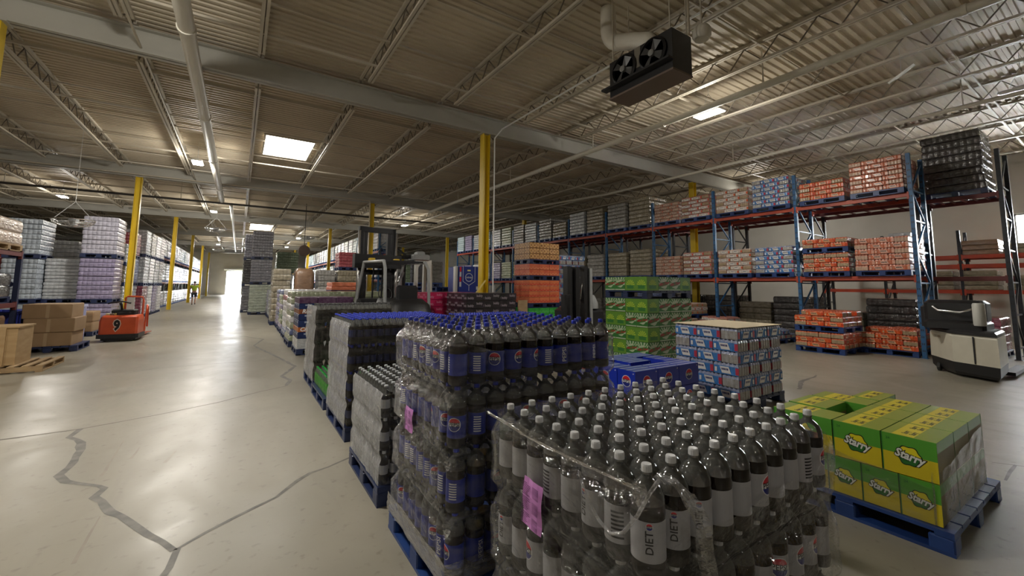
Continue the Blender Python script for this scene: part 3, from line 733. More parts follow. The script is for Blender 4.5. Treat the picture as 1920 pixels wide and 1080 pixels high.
def big_bottles(x0, y0, z0, nx, ny, px, py, layers, diet, name, labels, group, jit=.0008):
    rnd = random.Random(5 if diet else 9)
    for l in range(layers):
        top = l == layers-1
        for i in range(nx):
            for j in range(ny):
                if not top and i > 1 and j > 1: continue
                o = ob(name, big_body, None, (x0+i*px+rnd.uniform(-jit, jit), y0+j*py+rnd.uniform(-jit, jit), z0+l*.311))
                o.rotation_euler = (rnd.uniform(-.004, .004), rnd.uniform(-.004, .004), 0)
                edge = i == 0 or j == 0
                kind = rnd.choice(('emblem', 'word', 'facts', 'plain', 'emblem')) if edge else 'plain'
                face = (0 if (i == 0 and (j > 0 or rnd.random() < .5)) else pi/2)+rnd.uniform(-.9, .9)
                lo = ob('label', big_lab[(diet, kind)], o, (0, 0, 0), face); ob('cap', big_caps[diet], o, (0, 0, 0), rnd.random()*6)
                if not top: lb = labels[0].replace('#', ORD[layers-1-l])
                elif i == 0 and j == 0: lb = labels[1]
                elif i == 0: lb = labels[2]
                elif j == 0: lb = labels[3]
                else: lb = labels[4]
                tag(o, lb, 'bottle', group)
# pallet A: diet cola; pallet B: cola
AX, AY, BX, BY = 1.055, .88, 1.0, 2.06
pallet(AX-.07, AY-.08, 0, 1.22, .94, 'blue pallet under the grey-capped diet cola bottles')
pallet(BX-.07, BY-.08, 0, 1.22, .94, 'blue pallet under the tall stack of blue-capped cola bottles')
big_bottles(AX, AY, .145, 10, 8, .117, .1065, 3, True, 'diet_cola_bottle',
            ['diet cola bottle behind film, # layer of the grey-capped pallet', 'diet cola bottle at the torn film corner, grey label and cap', 'grey-capped diet cola bottle in the edge row behind the pink tag side film',
             'grey-capped diet cola bottle in the edge row where the film has slipped down', 'grey-capped diet cola bottle standing inside the open top layer'], 'grey-capped diet cola bottles')
big_bottles(BX, BY, .145, 10, 8, .116, .1065, 4, False, 'cola_bottle',
            ['cola bottle with blue label behind film, # layer of the tall pallet', 'blue-capped cola bottle at the top corner of the tall wrapped pallet', 'blue-capped cola bottle in the top edge row on the aisle side',
             'blue-capped cola bottle in the top edge row facing the diet cola pallet', 'blue-capped cola bottle inside the top layer of the tall pallet'], 'blue-capped cola bottles')

# ------------------------------------------------------------------ stretch film sleeves
def sleeve(x0, y0, x1, y1, zs, topf, m, name, label, bulge=.014, period=.311, z0=.15, amp=.010, seed=3., closed=True, nper=150, cinch=.02, group=None):
    """film hugging a stack: swells over the bottle bodies, drawn in at the necks; top edge height follows topf(side, t)"""
    per = []
    r = .045
    sides = [((x0, y1), (x0, y0), 0), ((x0, y0), (x1, y0), 1), ((x1, y0), (x1, y1), 2), ((x1, y1), (x0, y1), 3)]
    for a, c, sd in sides:
        L = hypot(c[0]-a[0], c[1]-a[1]); n = max(10, int(nper*L/(2*(x1-x0+y1-y0)))); d = ((c[0]-a[0])/L, (c[1]-a[1])/L); nr = (d[1], -d[0])
        for i in range(n):
            t = i/n; s = t*L
            e = min(s, L-s); inn = r*(1-math.sqrt(max(0, 1-max(0, (r-e)/r)**2))) if e < r else 0
            per.append((a[0]+d[0]*s-nr[0]*inn, a[1]+d[1]*s-nr[1]*inn, nr, sd, t))
    nz = 64; rings = []
    for k in range(nz+1):
        f = k/nz; ring = []
        for x, y, nr, sd, t in per:
            z = z0+(topf(sd, t)-z0)*f
            ph = ((z-.145) % period)/period
            bl = bulge if ph < .62 else bulge*cos((ph-.62)/.38*pi)**2*1-cinch*sin((ph-.62)/.38*pi)
            ns = mnoise.noise(Vector((x*7+seed, y*7, z*9)))*amp+mnoise.noise(Vector((x*22, y*22+seed, z*16)))*amp*.45
            o = bl+ns
            if ph < .7: o = max(o, -.004)
            ring.append((x+nr[0]*o, y+nr[1]*o, z))
        rings.append(ring)
    b = MB(); b.loft(rings)
    o = b.ob(name, m, smooth=True); tag(o, label, 'stretch film', group); return o
F_A = film('film_diet', (.62, .6, .57), .025, .16, .22, (4, 4, 34), 1., 8, .07)
F_B = film('film_cola', (.66, .66, .70), .035, .2, .24, (3, 3, 30), 1., 8, .07)
F_W = film('film_milky', (.80, .81, .84), .38, .75, .35, (9, 9, 3), .8, 16, .16)
F_S = film('film_clear', (.6, .58, .5), .06, .24, .22, (4, 4, 20), .7, 6, .07)
def topA(sd, t):
    if sd == 0: return 1.045-.015*sin(t*pi)+.006*sin(t*19)
    if sd == 1: return 1.04-.155*min(1, t*7)+.012*sin(t*14)+(.10*max(0, t-.82)/.18)
    if sd == 2: return .985+.05*t
    return 1.045
sleeve(AX-.066, AY-.066, AX+9*.117+.066, AY+7*.1065+.066, None, topA, F_A, 'stretch_film', 'clear film around the diet cola pallet, torn down at one corner')
def topB(sd, t):
    if sd == 0: return 1.345-.035*t+.012*sin(t*15)
    if sd == 1: return 1.30-.06*sin(t*pi)+.008*sin(t*21)
    return 1.28+.02*sin(t*9)
sleeve(BX-.066, BY-.066, BX+9*.116+.066, BY+7*.1065+.066, None, topB, F_B, 'stretch_film', 'hazy film around the tall blue-capped cola pallet', bulge=.02, cinch=.028, seed=8.)
# doubled milky bands of film low on the cola pallet and along edges of both
def band(x0, y0, x1, y1, pts, wd, m, label, seed=0.):
    """strip of doubled film; pts = (side, t, z) from the far aisle corner round the near corner"""
    P = []
    for sd, t, z in pts:
        if sd == 0: P.append((Vector((x0, y1+(y0-y1)*t, z)), Vector((-1, 0, 0))))
        else: P.append((Vector((x0+(x1-x0)*t, y0, z)), Vector((0, -1, 0))))
    b = MB(); rings = []
    for i in range(len(P)-1):
        for k in range(8):
            q = P[i][0].lerp(P[i+1][0], k/8); n = P[i][1].lerp(P[i+1][1], k/8).normalized()
            rings.append([q+n*(.003+.010*mnoise.noise(Vector((q.x*9, q.y*9, j*2.3+seed))))+Vector((0, 0, (j/6-.5)*wd)) for j in range(7)])
    b.loft(rings, closed=False); o = b.ob('film_band', m, smooth=True); tag(o, label, 'stretch film'); return o
F_BAND = film('film_band', (.78, .79, .82), .05, .4, .4, (2, 2, 60), 1., 12, .1)
band(BX-.09, BY-.09, BX+1.15, BY+.8, [(0, -.02, .20), (0, .5, .205), (0, .99, .21), (1, .02, .21), (1, .3, .22)], .11, F_BAND, 'milky doubled film band around the foot of the cola pallet')
band(AX-.085, AY-.085, AX+1.15, AY+.8, [(0, 0, 1.04), (0, .35, 1.025), (0, .7, 1.03), (0, 1, 1.045)], .012, F_BAND, 'shiny rolled film edge across the diet cola pallet top', 4.)
# torn flap hanging over the near corner
pth = [(1.0, .80, 1.08), (1.06, .79, 1.06), (1.115, .785, 1.0), (1.15, .78, .93), (1.165, .775, .85), (1.19, .78, .76), (1.21, .785, .66), (1.22, .79, .55)]
b = MB(); rings = []
for i in range(len(pth)-1):
    for k in range(5):
        q = Vector(pth[i]).lerp(Vector(pth[i+1]), k/5); wd = .018+.05*min(1, (i+k/5)/4)
        rings.append([q+Vector((wd*(j/6-.5), .014*sin(j*2.2+i*1.3+k*.3)-.006, .01*cos(j*1.7+i))) for j in range(7)])
b.loft(rings, closed=False); tag(b.ob('film_flap', F_BAND, smooth=True), 'torn twisted flap of film hanging from the diet cola corner', 'stretch film')
lp_ = [(.985, 1.10, .99), (.978, 1.06, .93), (.975, 1.0, .885), (.972, .95, .87), (.972, .9, .895), (.975, .85, .96), (.985, .815, 1.03), (1.01, .795, 1.075)]
tag(MB().tube([Vector(p) for p in lp_], .006, 6).ob('film_strand', F_BAND, smooth=True), 'thin looping strand of film below the diet cola bottle tops', 'stretch film')

# ------------------------------------------------------------------ pink pallet tags
m_pink = mat('pink_tag', (.72, .30, .72), .5); m_tagink = mat('tag_ink', (.13, .03, .14), .6)
def pink_tag(x, y, z, w_, h_, label, tilt=0.):
    """sheet facing -X: text lines on one half, barcodes on the other"""
    nx, nz = 4, 6; rows = [[(.004*sin(j*1.3)+.003*sin(i*2), -w_*i/nx, h_*j/nz) for i in range(nx+1)] for j in range(nz+1)]
    b = MB(); b.loft(rows, closed=False); o = b.ob('pallet_tag', m_pink, None, (x, y, z)); o.rotation_euler = (tilt, 0, 0); tag(o, label, 'label', 'pink pallet tags')
    p = MB(); r = random.Random(4)
    for k in range(26):
        zz = h_*(.05+.9*k/26); L = w_*r.uniform(.25, .48)
        if k % 9 != 8: p.add([(-.009, -w_*.04, zz), (-.009, -w_*.04-L, zz), (-.009, -w_*.04-L, zz+h_*.016), (-.009, -w_*.04, zz+h_*.016)], [(0, 1, 2, 3)])
    for s in range(3):
        z0 = h_*(.06+.32*s)
        for k in range(14):
            zz = z0+h_*.24*k/14; p.add([(-.009, -w_*.6, zz), (-.009, -w_*.92, zz), (-.009, -w_*.92, zz+h_*.24/14*r.choice((.35, .6, .8))), (-.009, -w_*.6, zz+h_*.24/14*.4)], [(0, 1, 2, 3)])
    p.ob('print', m_tagink, o)
pink_tag(.955, 1.385, .715, .112, .17, 'pink barcode tag on the diet cola film', .05)
pink_tag(.902, 2.575, .735, .118, .135, 'pink barcode tag on the cola film facing the aisle')

# ================================================================== SMALL BOTTLES (half-litre)
SR = .0345
def small_set(cap, body, H, name):
    k = H/.31; b = MB()
    b.lathe([(SR*.8, 0), (SR, .012), (SR, .19*k), (SR*.93, .215*k)], 10, 0, cap1=True)
    b.lathe([(SR*.93, .215*k), (SR*.7, .245*k), (SR*.4, .275*k), (SR*.38, .30*k)], 10, 1, cap0=False, cap1=False)
    lb = MB(); lb.lathe([(SR*1.012, .09*k), (SR*1.012, .175*k)], 10, 0, cap0=False, cap1=False)
    c = MB(); c.lathe([(SR*.46, .292*k), (SR*.46, .306*k), (SR*.34, .31*k)], 10, 0)
    return b.mesh(name, [body, m_clear], True, 50), c.mesh('cap', cap, True, 50), lb
def small_pallet(x0, y0, z0, nx, ny, H, layers, cap, body, labm, name, label, group, cols=None, rows=None, px=.0735, py=.0735, lowlabel=''):
    bm_, cm_, lb = small_set(cap, body, H, name); lm = lb.mesh('label', labm)
    zt = z0+(layers-1)*H; rnd = random.Random(hash(name) % 99)
    for i in range(nx):
        for j in range(ny):
            if cols and i >= cols: continue
            if rows and j >= rows: continue
            o = ob(name, bm_, None, (x0+i*px+rnd.uniform(-.002, .002), y0+j*py+rnd.uniform(-.002, .002), zt)); tag(o, label, 'bottle', group)
            ob('cap', cm_, o)
            if i == 0 or j == 0: ob('label', lm, o)
    if layers > 1:                                  # the lower layers: outer rows only, far past what one could count through the film
        s = MB(); k = H/.31
        for l in range(layers-1):
            for i in range(nx):
                for j in range(ny):
                    if i > 1 and j > 1: continue
                    c = (x0+i*px, y0+j*py); z = z0+l*H
                    s.lathe([(SR*.85, z), (SR, z+.015), (SR, z+.2*k), (SR*.7, z+.245*k), (SR*.4, z+.275*k)], 8, 0, c)
                    s.lathe([(SR*1.015, z+.09*k), (SR*1.015, z+.175*k)], 8, 1, c, False, False)
                    s.lathe([(SR*.44, z+.275*k), (SR*.42, z+.31*k)], 8, 2, c)
        o = s.ob('bottle_layers', [body, labm, cap], smooth=True, angle=50); stuff(o); tag(o, lowlabel, 'bottles')
m_lgs = mat('label_silver', (.45, .46, .48), .3, metal=.3); m_lnavy = mat('label_navy', (.02, .03, .12), .35)
m_caps = mat('cap_silver', (.55, .57, .6), .35); m_capg = mat('cap_green', (.02, .30, .05), .35); m_capk = mat('cap_black', (.02, .02, .02), .35)
m_limeb = mat('lime_bottle', (.03, .22, .02), .12, coat=.5)
# C silver caps, D and D2 blue caps, E green caps, F black caps
pallet(.93, 3.2, 0, 1.2, .92, 'dark blue pallet under the silver-capped bottles', m=m_pnavy)
small_pallet(.985, 3.25, .145, 15, 11, .235, 3, m_caps, m_cola, m_lgs, 'silver_capped_bottle', 'silver-capped soda bottle on the open top of the low wrapped pallet', 'silver-capped bottles', px=.0785, py=.0815, lowlabel='silver-labelled soda bottles in the lower layers behind milky film')
pallet(1.0, 4.66, 0, 1.2, 1.08, 'dark blue pallet under the nearer small blue-capped bottles', m=m_pnavy)
small_pallet(1.05, 4.72, .145, 16, 14, .275, 4, m_capb, m_cola, m_lnavy, 'blue_capped_bottle', 'small blue-capped soda bottle atop the wide milky-wrapped pallet', 'small blue-capped bottles', lowlabel='dark soda bottles in the lower layers of the blue-capped pallet')
pallet(2.3, 4.66, 0, 1.2, 1.08, 'dark blue pallet beside the wide milky-wrapped pallet', m=m_pnavy)
small_pallet(2.34, 4.72, .145, 16, 14, .275, 4, m_capb, m_cola, m_lnavy, 'blue_capped_bottle', 'small blue-capped soda bottle on the pallet behind the big cola bottles', 'small blue-capped bottles behind', rows=6, lowlabel='dark soda bottles behind the tall cola pallet')
pallet(1.0, 5.96, 0, 1.2, 1.08, 'dark blue pallet under the green-capped bottles', m=m_pnavy)
small_pallet(1.07, 6.05, .145, 16, 14, .235, 1, m_capg, m_limeb, m_limeb, 'green_capped_bottle', 'green-capped lime soda bottle on the single-layer pallet', 'green-capped bottles', cols=9)
pallet(1.03, 7.12, 0, 1.2, 1.05, 'dark blue pallet under the black-capped bottle stack', m=m_pnavy)
small_pallet(1.08, 7.18, .145, 16, 13, .289, 4, m_capk, m_cola, m_cola, 'black_capped_bottle', 'black-capped soda bottle on the tall white-wrapped stack', 'black-capped bottles', rows=7, lowlabel='dark soda bottles in the lower layers of the white-wrapped stack')
flat = lambda z: (lambda sd, t: z+.012*sin(t*17+sd))
def sides(x0, y0, x1, y1, z1, per, nm, seed):
    """the aisle side of these pallets gets a milky film material, the cross side a clear one"""
    def part(xa, ya, xb, yb, nx_, mm, lab):
        b = MB(); rings = []; n = 40; nh = 40
        for k in range(nh+1):
            z = .15+(z1-.15)*k/nh; ph = ((z-.145) % per)/per
            bl = .012 if ph < .62 else -.015*sin((ph-.62)/.38*pi)+.012*cos((ph-.62)/.38*pi)**2
            ring = []
            for i in range(n+1):
                t = i/n; x = xa+(xb-xa)*t; y = ya+(yb-ya)*t
                o = bl*.55+mnoise.noise(Vector((x*14+seed, y*14, z*4)))*.007
                ring.append((x+nx_[0]*o, y+nx_[1]*o, z))
            rings.append(ring)
        b.loft(rings, closed=False); tag(b.ob('stretch_film', mm, smooth=True), lab, 'stretch film')
    part(x0, y1, x0, y0, (-1, 0), F_W, 'milky film on the aisle side of the %s' % nm)
    part(x0, y0, x1, y0, (0, -1), F_S, 'clear film on the cross side of the %s' % nm)
sides(.94, 3.2, 2.14, 4.1, .80, .235, 'silver-capped pallet', 1.)
sides(1.0, 4.67, 2.2, 5.73, 1.2, .275, 'wide blue-capped pallet', 2.)
sides(1.03, 7.13, 2.23, 8.15, 1.27, .289, 'black-capped stack', 3.)
# ================================================================== CARTONS
def flat_fn(axis, p, s=1):
    """maps print coordinates onto a carton face; axis '-X' or '-Y' or '+Z'"""
    if axis == '-X': return lambda x, y, off: (p[0]-off, p[1]-x, p[2]+y)
    if axis == '+X': return lambda x, y, off: (p[0]+off, p[1]+x, p[2]+y)
    if axis == '-Y': return lambda x, y, off: (p[0]+x, p[1]-off, p[2]+y)
    if axis == '+Y': return lambda x, y, off: (p[0]-x, p[1]+off, p[2]+y)
    return lambda x, y, off: (p[0]+x, p[1]+y, p[2]+off)
def sc2(g, k, ky=None, dx=0, dy=0):
    v, f = g; return [(a*k+dx, c*(ky or k)+dy) for a, c in v], f
def rect(x0, y0, x1, y1): return [(x0, y0), (x1, y0), (x1, y1), (x0, y1)], [(0, 1, 2, 3)]
def faces4(lx, ly, h): return [('-X', (0, ly/2, h/2), ly), ('+X', (lx, ly/2, h/2), ly), ('-Y', (lx/2, 0, h/2), lx), ('+Y', (lx/2, ly, h/2), lx)]
# ---- lemon-lime cartons
mg = mat('carton_green', (.09, .33, .035), .35, coat=.3); my = mat('carton_yellow', (.62, .50, .02), .35, coat=.3); mgd = mat('carton_deep_green', (.03, .16, .03), .35); myl = mat('carton_lemon', (.75, .65, .02), .35)
mk = mat('carton_black', (.015, .02, .012), .4); mw = mat('carton_white', (.75, .77, .72), .4)
def blob(r, lobes, amp, n=40, sx=1.): return [(r*sx*(1+amp*cos(lobes*2*pi*i/n))*cos(2*pi*i/n), r*(1+amp*cos(lobes*2*pi*i/n))*sin(2*pi*i/n)) for i in range(n)], [list(range(n))]
def starry_mesh(lx, ly, h):
    b = MB(); g = .002
    b.box(g, g, g, lx-g, ly-g, h*.52, 1, (1, 1, 6, 1, 6, 1)); b.box(g, g, h*.52, lx-g, ly-g, h-g, 0, (0, 7, 6, 0, 6, 0))
    put2d(b, *rect(-lx*.495, h*.22, lx*.495, h*.49), flat_fn('-Y', (lx/2, g, h/2)), .0005, 0)
    for ax, p, wd in faces4(lx, ly, h):
        if ax[1] == 'Y': continue
        p = list(p)
        if ax[1] == 'X': p[0] += g if ax[0] == '-' else -g
        else: p[1] += g if ax[0] == '-' else -g
        fn = flat_fn(ax, p); s = min(.17, wd*.72)/.17
        put2d(b, *sc2(blob(.062, 6, .08), s, dy=.002), fn, .0004, 4)
        put2d(b, *sc2(blob(.056, 6, .08), s, dy=.002), fn, .0008, 2)
        v, f = blob(.056, 6, .08); put2d(b, *sc2((([(x, max(y, .0)) for x, y in v]), f), s, dy=.002), fn, .0012, 3)
        t = text_geo('Starry', .045, .25); to = text_geo('Starry', .13, .25); k = .152/(max(a for a, _ in t[0])-min(a for a, _ in t[0]))*s
        rt = lambda G: ([(x*.985+y*.17, y-x*.16) for x, y in G[0]], G[1])
        put2d(b, *sc2(rt(to), k, k*1.25), fn, .0016, 4); put2d(b, *sc2(rt(t), k, k*1.25), fn, .0024, 5)
        put2d(b, *sc2(text_geo('24', .03), .016, dx=-wd/2+.035, dy=h*.36), fn, .0006, 2)
        put2d(b, *rect(-wd/2, -h/2, -wd/2+.006, h*.5), fn, .0005, 2)
    fn = flat_fn('+Z', (lx/2, ly/2, h-g)); put2d(b, *rect(-lx*.48, -ly*.1, lx*.48, ly*.30), fn, .0005, 3)
    for i in range(2):
        for j in range(2):
            put2d(b, *sc2(text_geo('Starry', .05, .2), .026, .03, dx=-lx*.22+lx*.44*i, dy=-ly*.02+ly*.14*j), fn, .001, 4)
    return b.mesh('lemon_lime_carton', [mg, my, mgd, myl, mk, mw, mat('carton_kraft_green', (.20, .18, .07), .5), mat('carton_top_lime', (.30, .40, .03), .35, coat=.3)])
SX, SY = 3.72, .84
pallet(SX-.03, SY-.05, 0, 1.32, 1.1, 'blue pallet under the green and yellow lemon-lime cartons')
sA = starry_mesh(.39, .275, .25); sB = starry_mesh(.27, .40, .25); sC = starry_mesh(.39, .198, .25)
def carton(me, x, y, z, name, label, group, rz=0.): return tag(ob(name, me, None, (x, y, z), rz), label, 'carton', group)
gS = 'lemon-lime cartons'
for j in range(2):
    for i in range(3):
        carton(sA, SX+i*.392, SY+j*.278, .142+.252, 'lemon_lime_carton', ['front', 'middle', 'rear'][i]+' lemon-lime carton in the '+['end', 'second'][j]+' row of the top layer', gS)
carton(sB, SX, SY+.558, .394, 'lemon_lime_carton', 'lemon-lime carton beside the hole in the top layer, aisle side', gS)
carton(sA, SX+.30, SY+.70, .394, 'lemon_lime_carton', 'lemon-lime carton behind the square hole in the top layer', gS)
carton(sB, SX+.70, SY+.558, .394, 'lemon_lime_carton', 'lemon-lime carton past the square hole in the top layer', gS)
carton(sC, SX+.985, SY+.558, .394, 'lemon_lime_carton', 'lemon-lime carton at the rear corner of the top layer', gS)
for j in range(5): carton(sC, SX, SY+j*.2, .142, 'lemon_lime_carton', '%s lemon-lime carton from the wrapped end, bottom layer logo side' % ORD[j], gS)
for i in (1, 2): carton(sC, SX+i*.392, SY, .142, 'lemon_lime_carton', '%s lemon-lime carton of the bottom layer on the wrapped end' % ['', 'middle', 'rear'][i], gS)
sleeve(SX-.004, SY-.004, SX+1.185, SY+1.0, None, lambda sd, t: [.50-.14*t+.16*max(0, t-.2)*0, .46+.12*t, .56, .5][sd]+.006*sin(t*19), F_S, 'stretch_film', 'clear film around the lower half of the lemon-lime cartons', bulge=.004, cinch=0, amp=.006, z0=.12)
# ---- blue cola cartons, two layers
mbl = mat('carton_blue', (.012, .035, .42), .3, coat=.4); mbd = mat('carton_navy', (.01, .02, .13), .3)
def emblem_carton(lx, ly, h):
    b = MB(); g = .002; b.box(g, g, g, lx-g, ly-g, h-g, 0)
    for ax, p, wd in faces4(lx, ly, h):
        p = list(p)
        if ax[1] == 'X': p[0] += g if ax[0] == '-' else -g
        else: p[1] += g if ax[0] == '-' else -g
        fn = flat_fn(ax, p); emblem(b, fn, .06, (1, 2, 3, 4))
        put2d(b, *sc2(text_geo('24', .03), .014, dx=wd/2-.03, dy=h*.38), fn, .0006, 1)
    fn = flat_fn('+Z', (lx/2, ly/2, h-g))
    for s in (-.36, 0., .36): put2d(b, *rect(-lx*.48, ly*s-.006, lx*.48, ly*s+.006), fn, .0006, 1)
    for i in range(3): put2d(b, *sc2(text_geo('PEPSI', .03), .016, dx=-lx*.3+i*lx*.3, dy=ly*.17), fn, .0008, 5)
    return b.mesh('cola_carton', [mbl, m_pwhite, m_pred, m_pblk, m_pblue2, mat('carton_skyblue', (.05, .12, .6), .35)])
e1 = emblem_carton(.395, .27, .25); e2 = emblem_carton(.27, .395, .25)
PX, PY = 3.83, 3.32
pallet(PX, PY-.02, 0, 1.2, .96, 'blue pallet under the blue cola cartons')
for l in range(2):
    z = .142+l*.252; lay = ('bottom', 'top')[l]
    for i in range(3): carton(e1, PX+i*.4, PY, z, 'cola_carton', '%s blue cola carton, %s layer, edge row with round emblems' % (ORD[i], lay), 'blue cola cartons')
    carton(e2, PX, PY+.275, z, 'cola_carton', 'blue cola carton at the aisle end of the %s layer' % lay, 'blue cola cartons')
    for i in range(3): carton(e1, PX+i*.4, PY+.695, z, 'cola_carton', '%s blue cola carton of the rear row, %s layer' % (ORD[i], lay), 'blue cola cartons')
    carton(e1, PX+.4, PY+.42, z, 'cola_carton', 'blue cola carton behind the gap in the %s layer' % lay, 'blue cola cartons')
    carton(e2, PX+.93, PY+.275, z, 'cola_carton', 'blue cola carton at the far end of the %s layer' % lay, 'blue cola cartons')
# ---- citrus cartons, tall stack with a pallet near the top
mdg = mat('citrus_green', (.04, .20, .04), .35, coat=.3); mdl = mat('citrus_lime', (.14, .32, .04), .35, coat=.3); mdp = mat('citrus_pale', (.48, .58, .38), .35, coat=.3); mdr = mat('citrus_red', (.38, .03, .03), .35)
def burst(n, r0, r1, yb):
    vs = []; fs = []
    for i in range(n):
        a0 = pi*(i+.15)/n; a1 = pi*(i+.7)/n; k = len(vs)
        vs += [(r0*cos(a0), yb+r0*sin(a0)), (r1*cos(a0), yb+r1*sin(a0)), (r1*cos(a1), yb+r1*sin(a1)), (r0*cos(a1), yb+r0*sin(a1))]; fs.append((k, k+1, k+2, k+3))
    return vs, fs
def clip(g, x, y0, y1): return [(max(-x, min(x, a)), max(y0, min(y1, c))) for a, c in g[0]], g[1]
def citrus_mesh(lx, ly, h, var):
    b = MB(); g = .002; b.box(g, g, g, lx-g, ly-g, h-g, 0 if var == 0 else 1)
    for ax, p, wd in faces4(lx, ly, h):
        p = list(p)
        if ax[1] == 'X': p[0] += g if ax[0] == '-' else -g
        else: p[1] += g if ax[0] == '-' else -g
        fn = flat_fn(ax, p); n = 1 if wd < .4 else 2
        for q in range(n):
            f2 = (lambda fn, dx: (lambda x, y, o: fn(x+dx, y, o)))(fn, (q-(n-1)/2)*wd/n); w2 = wd/n
            if var == 0:
                put2d(b, *clip(burst(8, .012, .2, -.035), w2*.48, -h*.48, h*.48), f2, .0004, 2)
                put2d(b, *sc2(blob(.07, 5, .06, sx=1.25), w2/.25), f2, .0006, 2); put2d(b, [(-w2*.36, -.06), (w2*.30, -.02), (w2*.38, .055), (-w2*.30, .015)], [(0, 1, 2, 3)], f2, .0008, 0)
                put2d(b, *sc2(([(x, y+x*.17) for x, y in text_geo('Mtn Dew', .06, .3)[0]], text_geo('Mtn Dew', .06, .3)[1]), w2*.17), f2, .0012, 3)
                put2d(b, *rect(-w2*.48, -h*.48, w2*.48, -h*.40), f2, .0006, 2)
            else:
                put2d(b, *clip(burst(7, .015, .1, -.03), w2*.46, -h*.3, h*.45), f2, .0004, 4)
                put2d(b, *rect(-w2*.3, -h*.36, w2*.3, -h*.12), f2, .0006, 0)
    return b.mesh('citrus_carton', [mdg, mdl, mdp, mdr, mat('citrus_lemon', (.45, .62, .05), .35)])
cx_ = [citrus_mesh(.315, .5, .25, 0), citrus_mesh(.315, .5, .25, 1)]
MX, MY = 6.0, 4.9
pallet(MX, MY, 0, 1.26, 1.0, 'dark blue pallet under the tall citrus carton stack', m=m_pnavy)
pallet(MX, MY, 1.40, 1.26, 1.0, 'dark blue pallet near the top of the citrus carton stack', m=m_pnavy)
for l in range(6):
    z = .142+l*.2515 if l < 5 else 1.542; lay = ORD[l]+' layer up' if l < 5 else 'top layer above the upper pallet'
    for j in range(2):
        for i in range(4):
            if j and i and l < 5: continue
            v = 1 if (j == (l % 2) if l < 5 else j == 0) and i == 0 or (l == 5 and i == 3) else 0
            carton(cx_[v], MX+i*.315, MY+j*.5, z, 'citrus_carton', '%s citrus carton, %s' % (['corner', 'second', 'third', 'end'][i] if j == 0 else ['aisle-side inner', 'inner', 'inner', 'inner'][i], lay), 'green citrus cartons')
# ---- blue and white can trays under a tan sheet
pallet(5.5, 3.06, 0, 1.17, .96, 'dark pallet under the blue and white trays topped with a tan sheet', m=m_pnavy)
tray_load('bluew', 5.5, 3.06, .142, 6, .155, 'blue and white can tray, # layer below the tan cardboard sheet', 'blue and white trays below the tan sheet', sx=1.15/1.2, sy=.94/1.067)
tag(MB().box(0, 0, 0, 1.17, .97, .006).ob('cardboard_sheet', mat('tan_sheet', (.62, .52, .34), .7, c2=(.56, .46, .29), nscale=2), None, (5.48, 3.04, .142+6*.155+.004)), 'plain tan cardboard sheet lying on blue and white trays', 'sheet')
# ---- sparkling water cartons: black stack and magenta stack
def bub_mesh(lx, ly, h, nm, c, cl, ink):
    b = MB(); g = .002; b.box(g, g, g, lx-g, ly-g, h-g, 0)
    for ax, p, wd in faces4(lx, ly, h):
        fn = flat_fn(ax, p); n = 3 if ax[1] == 'X' else 2
        for q in range(n):
            put2d(b, *sc2(text_geo('bubly', .05), .042*(1 if ax[1] == 'X' else 1.15), dx=(q-(n-1)/2)*wd/n, dy=(q % 2-.5)*h*.3), fn, .0004, 1)
    return b.mesh(nm, [mat(nm+'_print', c, .35, coat=.3, c2=cl, nscale=6), mat(nm+'_ink', ink, .35)])
bk = bub_mesh(.42, .33, .16, 'black_water_carton', (.02, .018, .02), (.05, .035, .05), (.33, .28, .32)); mgm = bub_mesh(.42, .33, .16, 'magenta_water_carton', (.42, .012, .07), (.5, .02, .10), (.66, .2, .32))
for me, nm, x, y, lb in ((bk, 'black_water_carton', 4.05, 8.0, 'black sparkling-water carton'), (mgm, 'magenta_water_carton', 3.6, 9.1, 'magenta sparkling-water carton')):
    pallet(x, y, 0, 1.27, 1.0, 'pallet under the %ss' % lb, m=m_pnavy, parts=False)
    for l in range(8):
        for j in range(3): carton(me, x, y+j*.333, .142+l*.1635, nm, '%s, %s layer up, aisle side of its stack' % (lb, ORD[l]), lb+'s')
        for i in (1, 2): carton(me, x+i*.42, y, .142+l*.1635, nm, '%s, %s layer up, cross side of its stack' % (lb, ORD[l]), lb+'s')
        if l == 7:
            for i in (1, 2):
                for j in (1, 2): carton(me, x+i*.42, y+j*.333, .142+l*.1635, nm, '%s in the middle of the top layer' % lb, lb+'s')
